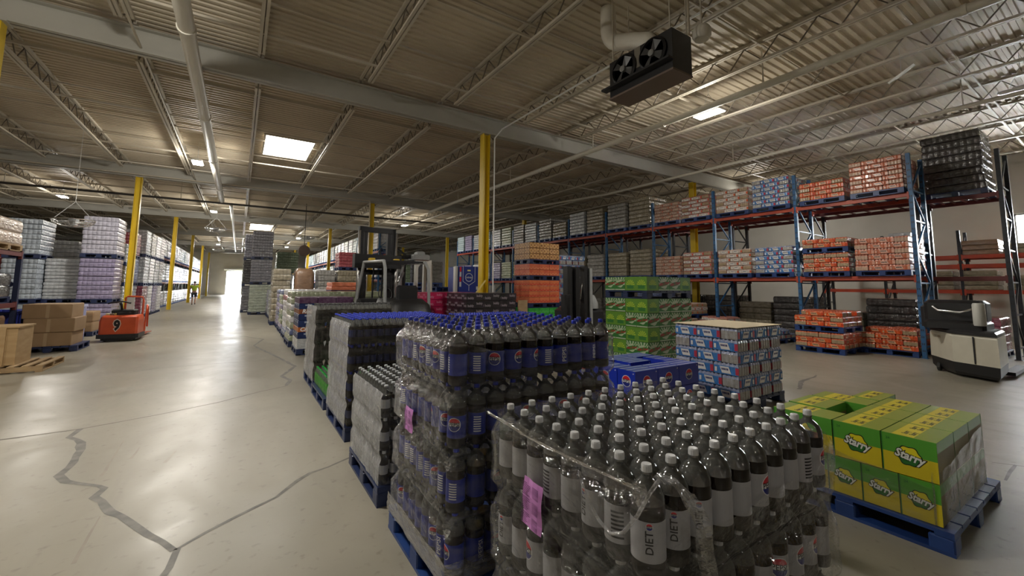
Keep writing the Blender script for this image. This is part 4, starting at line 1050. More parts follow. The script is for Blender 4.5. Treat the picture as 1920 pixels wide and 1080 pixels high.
# ---- three-tier orange stack: gold-printed, red-orange and orange cartons, green ones below
mo = [mat('carton_gold', (.45, .22, .06), .35, c2=(.14, .05, .02), nscale=22), mat('carton_redorange', (.62, .16, .07), .35, c2=(.55, .10, .05), nscale=8), mat('carton_orange', (.68, .20, .08), .35, c2=(.6, .14, .06), nscale=8), mat('carton_leaf', (.03, .30, .04), .35, c2=(.05, .42, .07), nscale=10)]
moi = [mat('ink_gold', (.66, .42, .16), .35), mat('ink_orange', (.75, .32, .16), .35), mat('ink_red', (.55, .05, .02), .35), mat('ink_leaf', (.12, .5, .12), .35)]
def ring_carton(k):
    b = MB(); lx, ly, h = .37, .27, .165; g = .002; b.box(g, g, g, lx-g, ly-g, h-g, 0)
    for ax, p, wd in faces4(lx, ly, h):
        fn = flat_fn(ax, p); n = 2 if ax[1] == 'X' else 3
        for q in range(n):
            dx = (q-(n-1)/2)*wd/n; v = []; f = []
            for i in range(14):
                a = 2*pi*i/14
                if k and not (pi*.9 < a < 2.1*pi): continue
                a2 = a+2*pi/14; m_ = len(v); v += [(dx+.035*cos(a), .045*sin(a)), (dx+.052*cos(a), .065*sin(a)), (dx+.052*cos(a2), .065*sin(a2)), (dx+.035*cos(a2), .045*sin(a2))]; f.append((m_, m_+1, m_+2, m_+3))
            put2d(b, v, f, fn, .0005, 1)
    return b.mesh('soda_carton', [mo[k], moi[k]])
rc = [ring_carton(k) for k in range(4)]
CX, CYY = 7.1, 10.0; z = 0
for k, n, nm, gp in ((3, 5, 'green_soda_carton', 'green soda carton at the foot of the orange stack'), (2, 4, 'orange_soda_carton', 'orange soda carton between two pallets of the stack'), (1, 2, 'red_soda_carton', 'red-orange soda carton below the gold ones'), (0, 3, 'gold_soda_carton', 'gold-printed soda carton on top of the orange stack')):
    pallet(CX, CYY, z, 1.12, .82, 'dark pallet under each %s' % gp[:gp.index(' carton')+7], m=m_pnavy, parts=False); z += .142
    for l in range(n):
        for j in range(3): carton(rc[k], CX, CYY+j*.272, z+l*.167, nm, gp+', aisle side', 'tiers of the orange stack')
        for i in (1, 2): carton(rc[k], CX+i*.373, CYY, z+l*.167, nm, gp+', shaded side', 'tiers of the orange stack')
    z += n*.167
# wooden board leaning by the orange stack, blue trays behind it
tag(MB().box(0, 0, 0, .28, .04, 1.25).ob('wooden_board', m_wood, None, (5.98, 8.9, 0)), 'upright tan wooden board beside the black carton stack', 'board')
pallet(9.25, 11.2, 0, 1.2, 1.07, 'dark pallet under the blue trays behind the forklift mast', m=m_pnavy, parts=False)
tray_load('redw', 9.25, 11.2, .142, 5, .16, 'red and white can tray, # layer below the blue trays behind the forklift mast', 'red trays behind the forklift mast', sx=.95, inner=False)
pallet(9.25, 11.2, .945, 1.2, 1.07, 'dark pallet between red and blue trays behind the forklift mast', m=m_pnavy, parts=False)
tray_load('bluew', 9.25, 11.2, 1.09, 10, .16, 'blue and white can tray, # layer above the red trays behind the forklift mast', 'blue trays behind the forklift mast', sx=.95, inner=False)
# ================================================================== ROW OF STACKS DOWN THE AISLE
def atY(x, y, Y): d = pray(x, y); return Vector((0, 0, HC))+d*(Y/d.y)
g = wload(1.18, 10.78, 0, 1.22, 1.0, 8, .15, W_BLUE, 'mixed stack of navy crates with brown and orange soda layers by the aisle', rib=False, pal='navy',
          m2=[W_SILV, W_BLUE, W_BLUE, W_BLUE, W_BLUE, W_BLUE, W_BLUE, W_BLUE])
for c in [c for c in g.children if c.name.startswith('layer')]: bpy.data.objects.remove(c)
m_navy = mat('crate_navy', (.012, .025, .10), .4, c2=(.02, .04, .14), nscale=6); m_crush = mat('crush_orange', (.55, .20, .06), .4, c2=(.45, .13, .04), nscale=6); m_root = mat('root_brown', (.22, .07, .03), .4, c2=(.3, .12, .06), nscale=6); m_grape = mat('grape_purple', (.07, .02, .07), .4, c2=(.16, .1, .16), nscale=12)
zz = .14
for nm, h, m_ in (('can_layer', .23, W_SILV), ('crate_layer', .15, m_navy), ('carton_layer', .11, m_crush), ('crate_layer', .16, m_navy), ('crate_layer', .14, m_navy), ('carton_layer', .11, m_root), ('crate_layer', .13, m_navy), ('carton_layer', .14, m_grape)):
    b = MB(); h_ = h-.006
    for i in range(3):
        for j in range(3):
            if i and j and zz < 1.1: continue
            b.cbox(i*.4+.004, j*.33+.004, 0, i*.4+.394, j*.33+.324, h_, .008)
            if nm == 'crate_layer':
                if j == 0: b.box(i*.4+.13, -.002, h*.55, i*.4+.27, .006, h*.8, 1)
                if i == 0: b.box(-.002, j*.33+.1, h*.55, .006, j*.33+.22, h*.8, 1)
    o = b.ob(nm, [m_, m_blk if m_ is not m_navy else mat('crate_mark', (.35, .4, .5), .5)], g, (.01, .01, zz))
    if m_ is m_crush or m_ is m_root:
        t = MB()
        for i in range(3): put2d(t, *sc2(text_geo('Crush' if m_ is m_crush else 'Root', .05, .2), .09, dx=.2+i*.4, dy=h/2), flat_fn('-Y', (0, .004, 0)), .002, 0)
        t.ob('lettering', m_pwhite, o)
    zz += h
wload(1.15, 12.3, 0, 1.25, 1.2, 8, .16, W_OLIVE, 'olive green can cartons stacked by the aisle behind navy crates', pal='navy', m2=[W_OLIVE, W_BLUE, W_OLIVE, W_WHITE, W_OLIVE, W_WHITE, W_OLIVE, W_OLIVE])
wload(2.45, 12.3, 0, 1.25, 1.2, 8, .16, W_OLIVE, 'olive green can cartons in the inner stack behind navy crates', pal='navy')
wload(1.2, 14.0, 0, 1.1, 1.3, 8, .165, W_WHITE, 'white can cartons with a red and white top in the aisle row', pal='navy', m2=[W_BLUE, W_WHITE, W_WHITE, W_WHITE, W_WHITE, W_WHITE, W_RED, W_WHITE])
wload(1.22, 15.9, 0, 1.25, 1.2, 8, .16, W_OLIVE, 'lime green and white cartons in the aisle row', pal='navy', m2=[W_LILAC, W_OLIVE, W_GREEN, W_OLIVE, W_LILAC, W_OLIVE, W_OLIVE, W_BLUE])
wload(1.25, 17.6, 0, 1.25, 1.2, 8, .16, W_LILAC, 'purple wrapped cartons in the aisle row', pal='navy', m2=[W_LILAC, W_LILAC, W_BLUE, W_LILAC, W_LILAC, W_BLUE, W_LILAC, W_BLUE])
for k in range(4): wload(1.25, 20.6+k*1.38, 0, 1.25, 1.2, 7, .17, (W_BLUE, W_GREY, W_SILV, W_LILAC)[k], '%s wrapped stack of the aisle row before the tall dark tower' % ('blue', 'grey', 'silver', 'lilac')[k], 'aisle row stacks', pal='navy')
# tall towers, three pallets high
W_STEEL = wmat('steel', (.20, .20, .23)); W_PALEG = wmat('palegreen', (.42, .47, .38))
def tower(x, y, lx, ly, tiers, label, group=None, z=0.):
    o = emp('wrapped_tower', (x, y, z)); tag(o, label, 'pallet load', group); zz = 0
    for m_, n, h in tiers:
        pallet(0, 0, zz, lx, ly, None, m=m_pnavy, parent=o); zz += .14
        for i in range(n):
            ob('layer', layer_mesh(lx-.03, ly-.03, h, m_, True), o, (.015+random.uniform(-.012, .012), .015+random.uniform(-.012, .012), zz)); zz += h
    return o
tower(.48, 26.2, 1.0, 1.2, [(W_PALEG, 10, .145), (W_STEEL, 8, .15), (W_STEEL, 9, .155)], 'tallest dark wrapped tower in the aisle row, pale green at its foot')
tower(.15, 28.4, 1.0, 1.2, [(W_STEEL, 9, .15), (W_DARK, 9, .15), (W_STEEL, 9, .15)], 'dark wrapped tower standing behind the tallest one')
tower(1.9, 30, 1.25, 1.2, [(W_PALEG, 9, .15), (W_WHITE, 4, .15), (W_GREEN, 8, .16)], 'green-topped tower behind the tallest dark tower')
# bulk stacks in the middle ground
xs = lambda p0, p1, Y: (atY(p0, 520, Y).x, atY(p1, 520, Y).x)
for p0, p1, m_, n, h, rib, lb, Y in ((511, 546, W_TAN, 9, .232, True, 'tan film-wrapped can stack in the middle floor area', 19.2), (597, 629, W_GREY, 9, .232, True, 'grey tray stack beside the brown wrapped load', 19.2), (633, 673, W_TAN, 9, .232, True, 'tan tray stack carrying a red load', 19.2)):
    a, c = xs(p0, p1, Y); wload(a, Y, 0, c-a, 1.1, n, h, m_, lb, rib=rib, pal='navy')
a, c = xs(553, 591, 19.2)
o = emp('bulk_load', (a, 19.2, 0)); tag(o, 'brown paper-like bulk load bulging under film on a pallet', 'pallet load'); pallet(0, 0, 0, c-a, 1.1, None, m=m_pnavy, parent=o)
b = MB(); L_ = c-a; rr = []
for z, k in ((0, .96), (.4, 1.), (1.6, 1.01), (1.95, .95), (2.13, .75)):
    rr.append([(L_/2+L_/2*k*(abs(cos(t))**.35)*(1 if cos(t) > 0 else -1), .55+.55*k*(abs(sin(t))**.35)*(1 if sin(t) > 0 else -1), .14+z) for t in [2*pi*i/28 for i in range(28)]])
b.loft(rr, 0, True, True); b.ob('bag', W_BROWN, o, smooth=True, angle=60)
a, c = xs(634, 668, 19.25); wload(a, 19.25, 2.235, c-a, 1.0, 5, .13, W_RED, 'dark red wrapped load on top of the tan tray stack', pal='navy')
a, c = xs(622, 674, 13.8); wload(a, 13.8, 0, c-a, 1.05, 9, .125, W_ORANGE, 'orange and white tray stack with pallets between', pal='navy', split=(3, 5, 7), m2=[W_ORANGE, W_WHITE, W_ORANGE, W_ORANGE, W_ORANGE, W_WHITE, W_WHITE, W_ORANGE, W_ORANGE])
# far rack with white loads
FY = [24.6+2.7*k for k in range(13)]
pallet_rack(6.7, 1.05, FY, (1.93, 3.6), 4.7, m_rblue, m_rred, 'distant blue rack of white wrapped loads beyond the forklifts', deck=False)
for k in range(12):
    for s in range(2):
        for lv in (0, 1.93, 3.6):
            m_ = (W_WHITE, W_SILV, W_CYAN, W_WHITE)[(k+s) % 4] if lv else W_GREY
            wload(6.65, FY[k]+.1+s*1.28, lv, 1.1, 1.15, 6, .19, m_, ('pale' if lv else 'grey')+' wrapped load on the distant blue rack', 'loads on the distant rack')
# loads deep behind the machines
for i, (p0, p1, Y, zt, m_) in enumerate(((752, 770, 22, 2.9, W_GREEN), (772, 800, 23, 3.0, W_STEEL), (804, 830, 23, 3.0, W_GREY))):
    a, c = xs(p0, p1, Y); wload(a, Y, 0, c-a, 1.1, 12, (zt-.14)/12, m_, ('green-topped', 'steel grey', 'grey')[i]+' stack behind the white arched machine', pal='navy')
# empty pallet piles
def pile(x, y, n, label, lx=1.2, ly=1.0):
    for k in range(n): pallet(x+random.uniform(-.015, .015), y+random.uniform(-.015, .015), k*.142, lx, ly, label+', %s from the floor' % (ORD[k] if k < 12 else 'topmost'), 'empty blue pallets', parts=k > n-5)
a, c = xs(820, 850, 12.6); pile(a, 12.6, 11, 'empty dark blue pallet in the pile beside the blue machine', 1.05, 1.)
a, c = xs(776, 806, 13.8); pile(a, 13.8, 12, 'empty dark blue pallet in the pile behind the arched machine', 1.05, 1.)

# ================================================================== LEFT SIDE
tower(-4.52, 19.6, .92, 1.2, [(W_LILAC, 5, .155), (W_LILAC, 9, .155), (wmat('lilacgrey', (.40, .39, .46)), 8, .16)], 'tall purple film-wrapped tower beside the yellow column')
tower(-5.38, 19.9, .84, 1.2, [(W_SILV, 6, .13), (W_SILV, 12, .112)], 'silver film-wrapped stack left of the purple tower')
tower(-6.2, 19.4, .82, 1.2, [(W_ICE, 5, .16), (W_ICE, 8, .16), (W_ICE, 7, .16)], 'ice blue film-wrapped tower beside the dark left rack')
tower(-6.15, 22.2, 1.0, 1.2, [(W_GREY, 9, .155), (W_RED, 2, .155), (W_SILV, 7, .15)], 'silver wrapped stack with a red layer behind the shorter silver stack')
tower(-7.25, 22.2, 1.0, 1.2, [(W_GREY, 9, .155), (W_RED, 9, .15), (W_RED, 4, .15)], 'dark red wrapped tower behind the ice blue tower')
lt = [(22.6, [(W_SILV, 9, .15), (W_TAN, 4, .17), (W_SILV, 5, .15)], 'silver and tan wrapped stack just past the yellow column'),
      (24.1, [(W_SILV, 9, .15), (W_BLUE, 7, .15), (W_RED, 7, .14)], 'tower with blue and red wrapped tiers past the yellow column'),
      (25.6, [(W_MAGENTA, 9, .15), (W_SILV, 8, .15), (W_SILV, 8, .14)], 'silver tower with a plum foot past the yellow column'),
      (27.1, [(W_WHITE, 9, .15), (W_WHITE, 8, .15), (W_GREY, 8, .14)], 'white wrapped tower before the second yellow column'),
      (28.6, [(W_LILAC, 9, .15), (W_SILV, 8, .15), (W_WHITE, 8, .14)], 'lilac-footed wrapped tower before the second yellow column'),
      (30.1, [(W_WHITE, 9, .15), (W_SILV, 8, .15), (W_WHITE, 8, .14)], 'bright white wrapped tower nearest the second yellow column')]
for y, t, lb in lt: tower(-5.0+(.15 if y > 25 else 0), y, 1.15, 1.2, t, lb)
# dark rack at the left edge with a box load on a wooden pallet
pallet_rack(-5.19, 1.05, [12.45, 13.98], (1.15, 2.28), 2.36, mat('rack_deepblue', (.02, .03, .08), .45), m_rdark, 'dark rack with maroon beams by the wooden crate', h0=None)
wload(-5.2, 12.55, 2.28, 1.08, 1.3, 2, .27, wmat('kraft', (.42, .31, .22), .3), 'film-wrapped cardboard boxes on a wooden pallet atop the dark rack', rib=False, pal='wood')
wload(-5.15, 12.6, 1.15, .95, 1.2, 2, .25, W_DARK, 'dark load on the middle beams of the dark rack', rib=False, pal='navy')
wload(-5.15, 12.6, 0, .95, 1.2, 3, .25, W_BROWN, 'dark brown load on the floor under the dark rack', rib=False, pal='navy')
# wooden crate on a wooden pallet
def wood_pallet(x, y, lx, ly, label, z=0.):
    o = emp('wooden_pallet', (x, y, z)); tag(o, label, 'pallet')
    n = 8; bw = .09; sl = MB().box(0, 0, .10, bw, ly, .12).mesh('slat', m_wood); st = MB().box(0, 0, .02, lx, .045, .10).mesh('stringer', m_wood); bs = MB().box(0, 0, 0, bw, ly, .02).mesh('slat', m_wood)
    for i in range(n): ob('slat', sl, o, ((lx-bw)*i/(n-1), 0, 0))
    for j in range(3): ob('stringer', st, o, (0, (ly-.045)*j/2, 0))
    for i in (0, 3, 7): ob('slat', bs, o, ((lx-bw)*i/(n-1), 0, 0))
wood_pallet(-4.2, 11.1, 1.32, 1.15, 'low wooden pallet under the plywood crate')
cr = emp('plywood_crate', (-4.15, 11.3, .122)); tag(cr, 'plywood crate with white papers stuck to its side', 'crate')
m_ply = mat('plywood', (.48, .33, .17), .6, c2=(.40, .26, .12), nscale=3, stretch=(1, 1, 5))
MB().box(0, 0, 0, .86, .7, .66).ob('box', m_ply, cr); MB().box(.62, -.02, 0, .72, 0, .66).box(.14, -.02, 0, .24, 0, .66).ob('batten', m_ply, cr); MB().box(-.02, -.02, .66, .88, .72, .685).ob('lid', m_ply, cr)
MB().box(.02, -.006, .35, .13, -.001, .60).ob('paper', m_white, cr); MB().box(.40, -.006, .33, .56, -.001, .5).ob('paper', m_white, cr); MB().bar((.10, -.024, 0), (.36, -.024, .62), .03, .004, up=(0, 1, 0)).ob('strap', m_dark, cr)
# cardboard boxes on a pallet
pallet(-4.1, 14.0, 0, 1.0, 1.0, 'navy pallet under three big cardboard boxes', m=m_pnavy)
for k in range(3):
    bx_ = MB(); bx_.cbox(0, 0, 0, .84-.03*(k == 2), .9, .318, .012); o = bx_.ob('cardboard_box', m_card, None, (-4.06+(0, .035, -.01)[k], 14.03+(0, -.025, .01)[k], .142+k*.321)); tag(o, '%s of three stacked long cardboard boxes' % ('bottom', 'middle', 'top')[k], 'box', 'stacked cardboard boxes')
    MB().box(.38, -.0015, .0, .44, -.0005, .3).ob('tape', mat('box_tape', (.42, .30, .18), .35), o)
m_tote = mat('tote_blue', (.03, .05, .34), .4, c2=(.05, .07, .45), nscale=4)
def tote(x, y, lx, ly, h, label, m=None, group='blue bulk totes', mr=None):
    o = emp('bulk_tote', (x, y, 0)); tag(o, label, 'container', group); m = m or m_tote
    b = MB()
    for a in ((0, 0, lx, .04), (0, ly-.04, lx, ly), (0, .04, .04, ly-.04), (lx-.04, .04, lx, ly-.04)): b.box(a[0], a[1], .12, a[2], a[3], h)
    b.box(.04, .04, .12, lx-.04, ly-.04, .16); b.ob('wall', m, o)
    r = MB()
    for i in range(6): r.box(lx, .06+i*(ly-.16)/5, .14, lx+.02, .10+i*(ly-.16)/5, h-.06)
    r.box(-.02, -.02, h-.06, lx+.02, .0, h).box(lx, -.02, h-.06, lx+.025, ly+.02, h); r.ob('rim', mr or m, o)
    f = MB()
    for i in (0, lx-.14):
        for j in (0, ly-.14): f.box(i, j, 0, i+.14, j+.14, .12)
    f.ob('foot', m, o)
tote(-3.97, 15.1, .6, .55, 1.04, 'blue bulk tote with pale ribs behind the cardboard boxes', mr=mat('tote_rib', (.45, .47, .72), .4)); tote(-4.72, 14.1, .55, 1.0, .95, 'blue bulk tote half hidden by the cardboard boxes')
wload(-4.15, 17.6, 0, .55, .8, 2, .3, m_card, 'tan carton on a navy pallet behind the orange truck', rib=False, pal='navy')
# far racks on the left of the aisle
LY = [34.6+2.7*k for k in range(13)]
pallet_rack(-5.35, 1.05, LY, (1.7, 3.3), 4.2, m_rblk, m_rdark, 'distant dark rack of bright wrapped loads left of the aisle', deck=False)
for k in range(12):
    for s in range(2):
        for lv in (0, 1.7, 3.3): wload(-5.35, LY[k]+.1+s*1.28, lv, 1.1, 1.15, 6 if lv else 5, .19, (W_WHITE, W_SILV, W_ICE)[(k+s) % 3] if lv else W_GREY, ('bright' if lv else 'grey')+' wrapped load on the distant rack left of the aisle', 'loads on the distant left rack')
# ================================================================== VEHICLES AND MACHINES
m_org = mat('truck_orange', (.62, .09, .025), .35, coat=.4, c2=(.52, .07, .02), nscale=4); m_tyre = mat('tyre', (.02, .02, .02), .7); m_grey = mat('machine_grey', (.30, .31, .31), .4); m_cream = mat('truck_cream', (.60, .57, .47), .4, c2=(.52, .49, .4), nscale=3)
m_chrome = mat('chrome', (.75, .75, .75), .2, metal=.9); m_lwhite = mat('machine_white', (.60, .60, .56), .4)
def wheel(r, wdt, parent, loc, rz=0.):
    o = MB().lathe([(r*.5, -wdt/2), (r*.92, -wdt/2), (r, -wdt*.35), (r, wdt*.35), (r*.92, wdt/2), (r*.5, wdt/2)], 18).xform(Matrix.Rotation(pi/2, 4, 'Y')).ob('wheel', m_tyre, parent, loc, rz, smooth=True, angle=40)
    MB().lathe([(r*.3, -wdt*.52), (r*.5, -wdt*.5), (r*.5, wdt*.5), (r*.3, wdt*.52)], 12).xform(Matrix.Rotation(pi/2, 4, 'Y')).ob('hub', m_grey, o, smooth=True, angle=40)
# ---- orange rider pallet truck, number 9
t = emp('pallet_truck', (-2.72, 15.75, 0)); tag(t, 'orange rider pallet truck marked 9 parked by the yellow column', 'pallet truck')
b = MB(); pl = lambda k, y0, y1: [(-.41*k, y0+.05), (-.36*k, y0), (.36*k, y0), (.41*k, y0+.05), (.41*k, y1), (-.41*k, y1)]
b.loft([[(x, y, z) for x, y in pl(k, y0, .62)] for z, k, y0 in ((.2, 1, 0), (.55, 1, 0), (.66, .97, .03), (.71, .88, .10))], 0, True, True); b.ob('body', m_org, t, smooth=True, angle=35)
b = MB(); b.loft([[(x*1.08, y-.03, z) for x, y in pl(1, 0, .68)] for z in (.09, .2)], 0, True, True); b.loft([[(x*.9, y+.05, z) for x, y in pl(1, 0, .6)] for z in (.03, .09)], 0, True, True); b.ob('bumper', m_dark, t)
for s in (-1, 1): wheel(.07, .06, t, (s*.3, .2, .07))
n9 = MB(); fn = flat_fn('-Y', (-.03, -.001, .43)); gq = text_geo('9', .16); put2d(n9, *sc2(gq, .19, .26), fn, .001, 0); put2d(n9, *sc2(text_geo('9', .07), .19, .26), fn, .003, 1); n9.ob('number', [mat('decal_pale', (.7, .55, .45), .4), m_pblk], t)
b = MB(); b.cbox(-.24, .25, .70, .28, .60, .86, .03); b.cbox(-.10, .16, .70, .2, .32, .80, .03); b.ob('console', m_blk, t)
b = MB(); b.tube([(-.02, .3, .85), (-.03, .22, 1.0), (-.05, .2, 1.05)], .03, 8); b.tube([(-.3, .2, 1.03), (-.2, .14, 1.07), (.02, .14, 1.09), (.18, .2, 1.04)], .02, 8); b.ob('handle', m_blk, t, smooth=True, angle=50)
b = MB(); b.box(.08, .22, .86, .24, .24, 1.2); b.ob('clipboard', m_white, t)
b = MB(); b.tube([(.36, .62, .2), (.36, .62, 1.1), (.33, .64, 1.2), (.0, .66, 1.22), (-.05, .66, 1.18), (-.05, .66, .7)], .025, 8); b.tube([(.40, .75, .2), (.42, .78, .85), (.40, .9, .95), (.38, 1.1, .9), (.38, 1.15, .3)], .022, 8); b.box(.30, .62, .1, .40, .9, .45); b.ob('guard_rail', m_org, t, smooth=True, angle=40)
b = MB(); b.box(-.36, .62, .10, .40, 1.15, .16); b.ob('platform', m_org, t)
for s in (-1, 1): MB().loft([[(s*.2-.08, 1.1, .07), (s*.2+.08, 1.1, .07), (s*.2+.08, 1.1, .13), (s*.2-.08, 1.1, .13)], [(s*.2-.08, 2.25, .05), (s*.2+.08, 2.25, .05), (s*.2+.08, 2.25, .07), (s*.2-.08, 2.25, .07)]], 0, True, True).ob('fork', m_org, t)
# papers and parts lying on the truck hood
for i, (x, c) in enumerate(((-.34, (.5, .42, .2)), (-.25, (.2, .16, .1)), (-.16, (.55, .45, .15)))): MB().cbox(x, .2, .70, x+.08, .30, .76, .01).ob('tool', mat('tool%d' % i, c, .5), t)
t.rotation_euler = (0, 0, radians(-4))
# ---- cream pallet truck at the right
t = emp('pallet_truck', (11.3, 2.2, 0)); tag(t, 'cream and black rider pallet truck beside the rack end frame', 'pallet truck')
P = [(.74, .48), (.0, .02), (-.33, -.61), (.75, -.56), (1.2, -.3), (1.25, .1)][::-1]
ctr = (sum(x for x, y in P)/6, sum(y for x, y in P)/6)
sh = lambda k: [(ctr[0]+(x-ctr[0])*k, ctr[1]+(y-ctr[1])*k) for x, y in P]
b = MB(); b.loft([[(x, y, z) for x, y in sh(k)] for z, k in ((.27, 1.0), (.74, .985), (.78, .95))], 0, True, True); b.ob('body', m_cream, t)
b = MB(); b.loft([[(x, y, z) for x, y in sh(k)] for z, k in ((.04, .88), (.10, .97), (.27, .99))], 0, True, True); b.ob('skirt', m_blk, t)
b = MB(); b.loft([[(x, y, z) for x, y in sh(k)] for z, k in ((.782, .99), (.83, .98), (.86, .9))], 0, True, True); b.ob('hood', m_blk, t, smooth=True, angle=40)
e1_ = (Vector((.74, .48, 0))-Vector((0, .02, 0))).normalized(); n1 = Vector((-e1_.y, e1_.x, 0)); 
if n1.dot(Vector((-1, 0, 0))) < 0: n1 = -n1
tx = MB(); v, f = text_geo('CROWN', .03); o0 = Vector((.45, .30, .68)); put2d(tx, [(x*.045, y*.045) for x, y in v], f, lambda x, y, off: o0-e1_*x+n1*(.004+off)+Vector((0, 0, y)), 0, 0); tx.ob('lettering', mat('decal_brown', (.2, .17, .13), .5), t)
e2_ = (Vector((-.33, -.61, 0))-Vector((0, .02, 0))).normalized()
seam = MB(); 
for z in (.36, .66): seam.lathe([(.012, 0), (.012, .012)], 8).xform(Matrix.Translation(Vector((-.165, -.295, z))+Vector((-.9, .45, 0))*.012) @ Matrix.Rotation(pi/2, 4, 'Y'), len(seam.v)-16)
seam.bar(Vector((-.17, -.29, .28)), Vector((-.17, -.29, .76)), .012, .02); seam.ob('panel_seam', m_dark, t)
b = MB(); b.cbox(.12, -.42, .86, .85, .42, 1.02, .05); b.ob('console', m_blk, t, smooth=True, angle=40)
b = MB(); b.cbox(.35, -.40, 1.02, .85, .45, 1.40, .06); b.ob('backrest', m_blk, t, smooth=True, angle=40)
b = MB(); b.cbox(.42, .30, .86, .70, .52, 1.3, .05); b.ob('side_cushion', m_dark, t, smooth=True, angle=40)
b = MB(); b.tube([(.42, .30, 1.28), (.22, .28, 1.27), (.17, .2, 1.2), (.05, -.12, 1.18), (.06, -.22, 1.22), (.30, -.28, 1.27)], .02, 8); b.ob('grab_bar', m_chrome, t, smooth=True, angle=50)
b = MB(); b.lathe([(.075, .95), (.085, .98), (.085, 1.33), (.07, 1.36)], 14, 0, (.05, -.36)); b.ob('film_roll', m_lwhite, t, smooth=True, angle=40)
b = MB(); b.lathe([(.06, 0), (.08, .01), (.08, .05), (.06, .06)], 12, 0, (0, 0)).xform(Matrix.Translation((.5, .35, .08)) @ Matrix.Rotation(pi/2, 4, 'X')); b.ob('caster', m_tyre, t)
for s in (-.2, .25): MB().box(.6, s-.45, .05, 1.9, s-.3, .11).ob('fork', m_dark, t)
# ---- black sit-down forklift seen from behind
def forklift(loc, rz, label, mast_h, mast_y=1.15, body=True, guard=True, m_mast=None, mm=None):
    t = emp('forklift', loc, rz); tag(t, label, 'forklift'); mm = mm or m_blk
    if body:
        b = MB(); rr = []
        for z, k, y0 in ((.12, .92, -.95), (.3, 1, -1.02), (.85, 1, -1.02), (1.2, .92, -.9), (1.32, .7, -.75)):
            rr.append([(.52*k*x, y0+y, z) for x, y in ((-1, .25), (-.8, .06), (-.45, 0), (.45, 0), (.8, .06), (1, .25), (1, .8), (-1, .8))])
        b.loft(rr, 0, True, True); b.ob('counterweight', mm, t, smooth=True, angle=40)
        MB().box(-.2, -1.035, .98, .2, -1.02, 1.05).ob('nameplate', m_lwhite, t)
        b = MB(); b.cbox(-.5, -.3, .3, .5, .95, .75, .04); b.cbox(-.5, .75, .7, .5, .98, 1.3, .04); b.ob('chassis', m_dark, t)
        b = MB(); b.cbox(-.25, -.55, 1.0, .25, -.05, 1.1, .04); b.cbox(-.24, -.62, 1.08, .24, -.5, 1.6, .04); b.ob('seat', m_dark, t, smooth=True, angle=40)
        b = MB(); b.tube([(0, .62, 1.1), (0, .5, 1.38)], .02, 8); b.tube([(.16*cos(a), .5+.05*sin(a), 1.4+.15*sin(a)) for a in [2*pi*i/16 for i in range(16)]], .012, 6, closed=True); b.ob('steering_wheel', m_blk, t, smooth=True)
        for x in (-.5, .5): wheel(.3, .2, t, (x, .75, .3)); wheel(.24, .16, t, (x*.9, -.6, .24))
    if guard:
        gp = MB()
        for x in (-.5, .5):
            gp.tube([(x, -.62, 1.1), (x, -.56, 1.95), (x*.96, -.45, 2.1), (x*.96, .6, 2.12), (x, .95, 1.2), (x, .98, .7)], .035, 8)
        gp.ob('overhead_guard', m_grey, t, smooth=True, angle=40)
        for i in range(6): MB().box(-.47, -.4+i*.19, 2.09, .47, -.36+i*.19, 2.13).ob('guard_bar', m_dark, t)
        for x in (-.3, .3): MB().cbox(x-.06, .55, 2.14, x+.06, .68, 2.22, .01).ob('lamp', mat('lamp_amber', (.75, .5, .05), .4), t)
    y = mast_y
    for x in (-1, 1):
        MB().box(x*.40-.05, y, .1, x*.40+.05, y+.12, mast_h).ob('mast_rail', m_blk, t); MB().box(x*.29-.04, y+.02, .15, x*.29+.04, y+.12, mast_h-.06).ob('mast_rail', m_dark, t)
        MB().tube([(x*.46, y-.02, .3), (x*.46, y-.02, mast_h-.1)], .03, 8).ob('cylinder', m_chrome, t, smooth=True)
        MB().loft([[(x*.22-.06, y+.18, .08), (x*.22+.06, y+.18, .08), (x*.22+.06, y+.18, .13), (x*.22-.06, y+.18, .13)], [(x*.22-.06, y+.55, .08), (x*.22+.06, y+.55, .08), (x*.22+.06, y+.55, .1), (x*.22-.06, y+.55, .1)]], 0, True, True).ob('fork', m_dark, t)
    for z0_, z1_ in ((mast_h-.12, mast_h), (mast_h*.62, mast_h*.62+.12), (.4, .55)): MB().box(-.45, y, z0_, .45, y+.1, z1_).ob('mast_crosshead', m_blk, t)
    MB().tube([(.1, y-.03, .6), (.12, y-.05, mast_h*.7), (.02, y-.05, mast_h*.82), (-.1, y-.04, mast_h*.75), (-.12, y-.03, .7)], .02, 6).ob('hose', m_tyre, t, smooth=True)
    bk_ = MB().box(-.5, y+.13, .5, .5, y+.17, .58).box(-.5, y+.13, 1.15, .5, y+.17, 1.22)
    for i in range(7): bk_.box(-.48+i*.155, y+.13, .5, -.45+i*.155, y+.17, 1.2)
    bk_.ob('load_backrest', m_dark, t)
    return t
f1 = forklift((2.9, 9.2, 0), radians(8), 'black sit-down forklift with raised mast behind the bottle pallets', 2.98, 1.0)
MB().box(-.6, .85, 2.0, .55, 1.0, 2.32).ob('carriage', m_blk, f1)
YM = 7.6; X0 = atY(1064, 540, YM).x; kx = atY(1065, 540, YM).x-X0; zt2 = atY(1090, 500, YM).z
f2 = emp('forklift', (X0, YM, 0)); tag(f2, 'black forklift with twin mast columns beside the green citrus carton stack', 'forklift')
px_ = lambda q: (q-1064)*kx
for a_, c_, dy, m_, zz in ((1064, 1070, 0, m_blk, zt2), (1072, 1078, .06, m_dark, zt2-.04), (1080, 1088, 0, m_blk, zt2-.02), (1097, 1103, 0, m_blk, zt2+.02), (1104, 1108, .06, m_dark, zt2), (1108, 1113, 0, m_grey, zt2-.03)):
    MB().box(px_(a_), dy, .1, px_(c_), dy+.16, zz).ob('mast_rail', m_, f2)
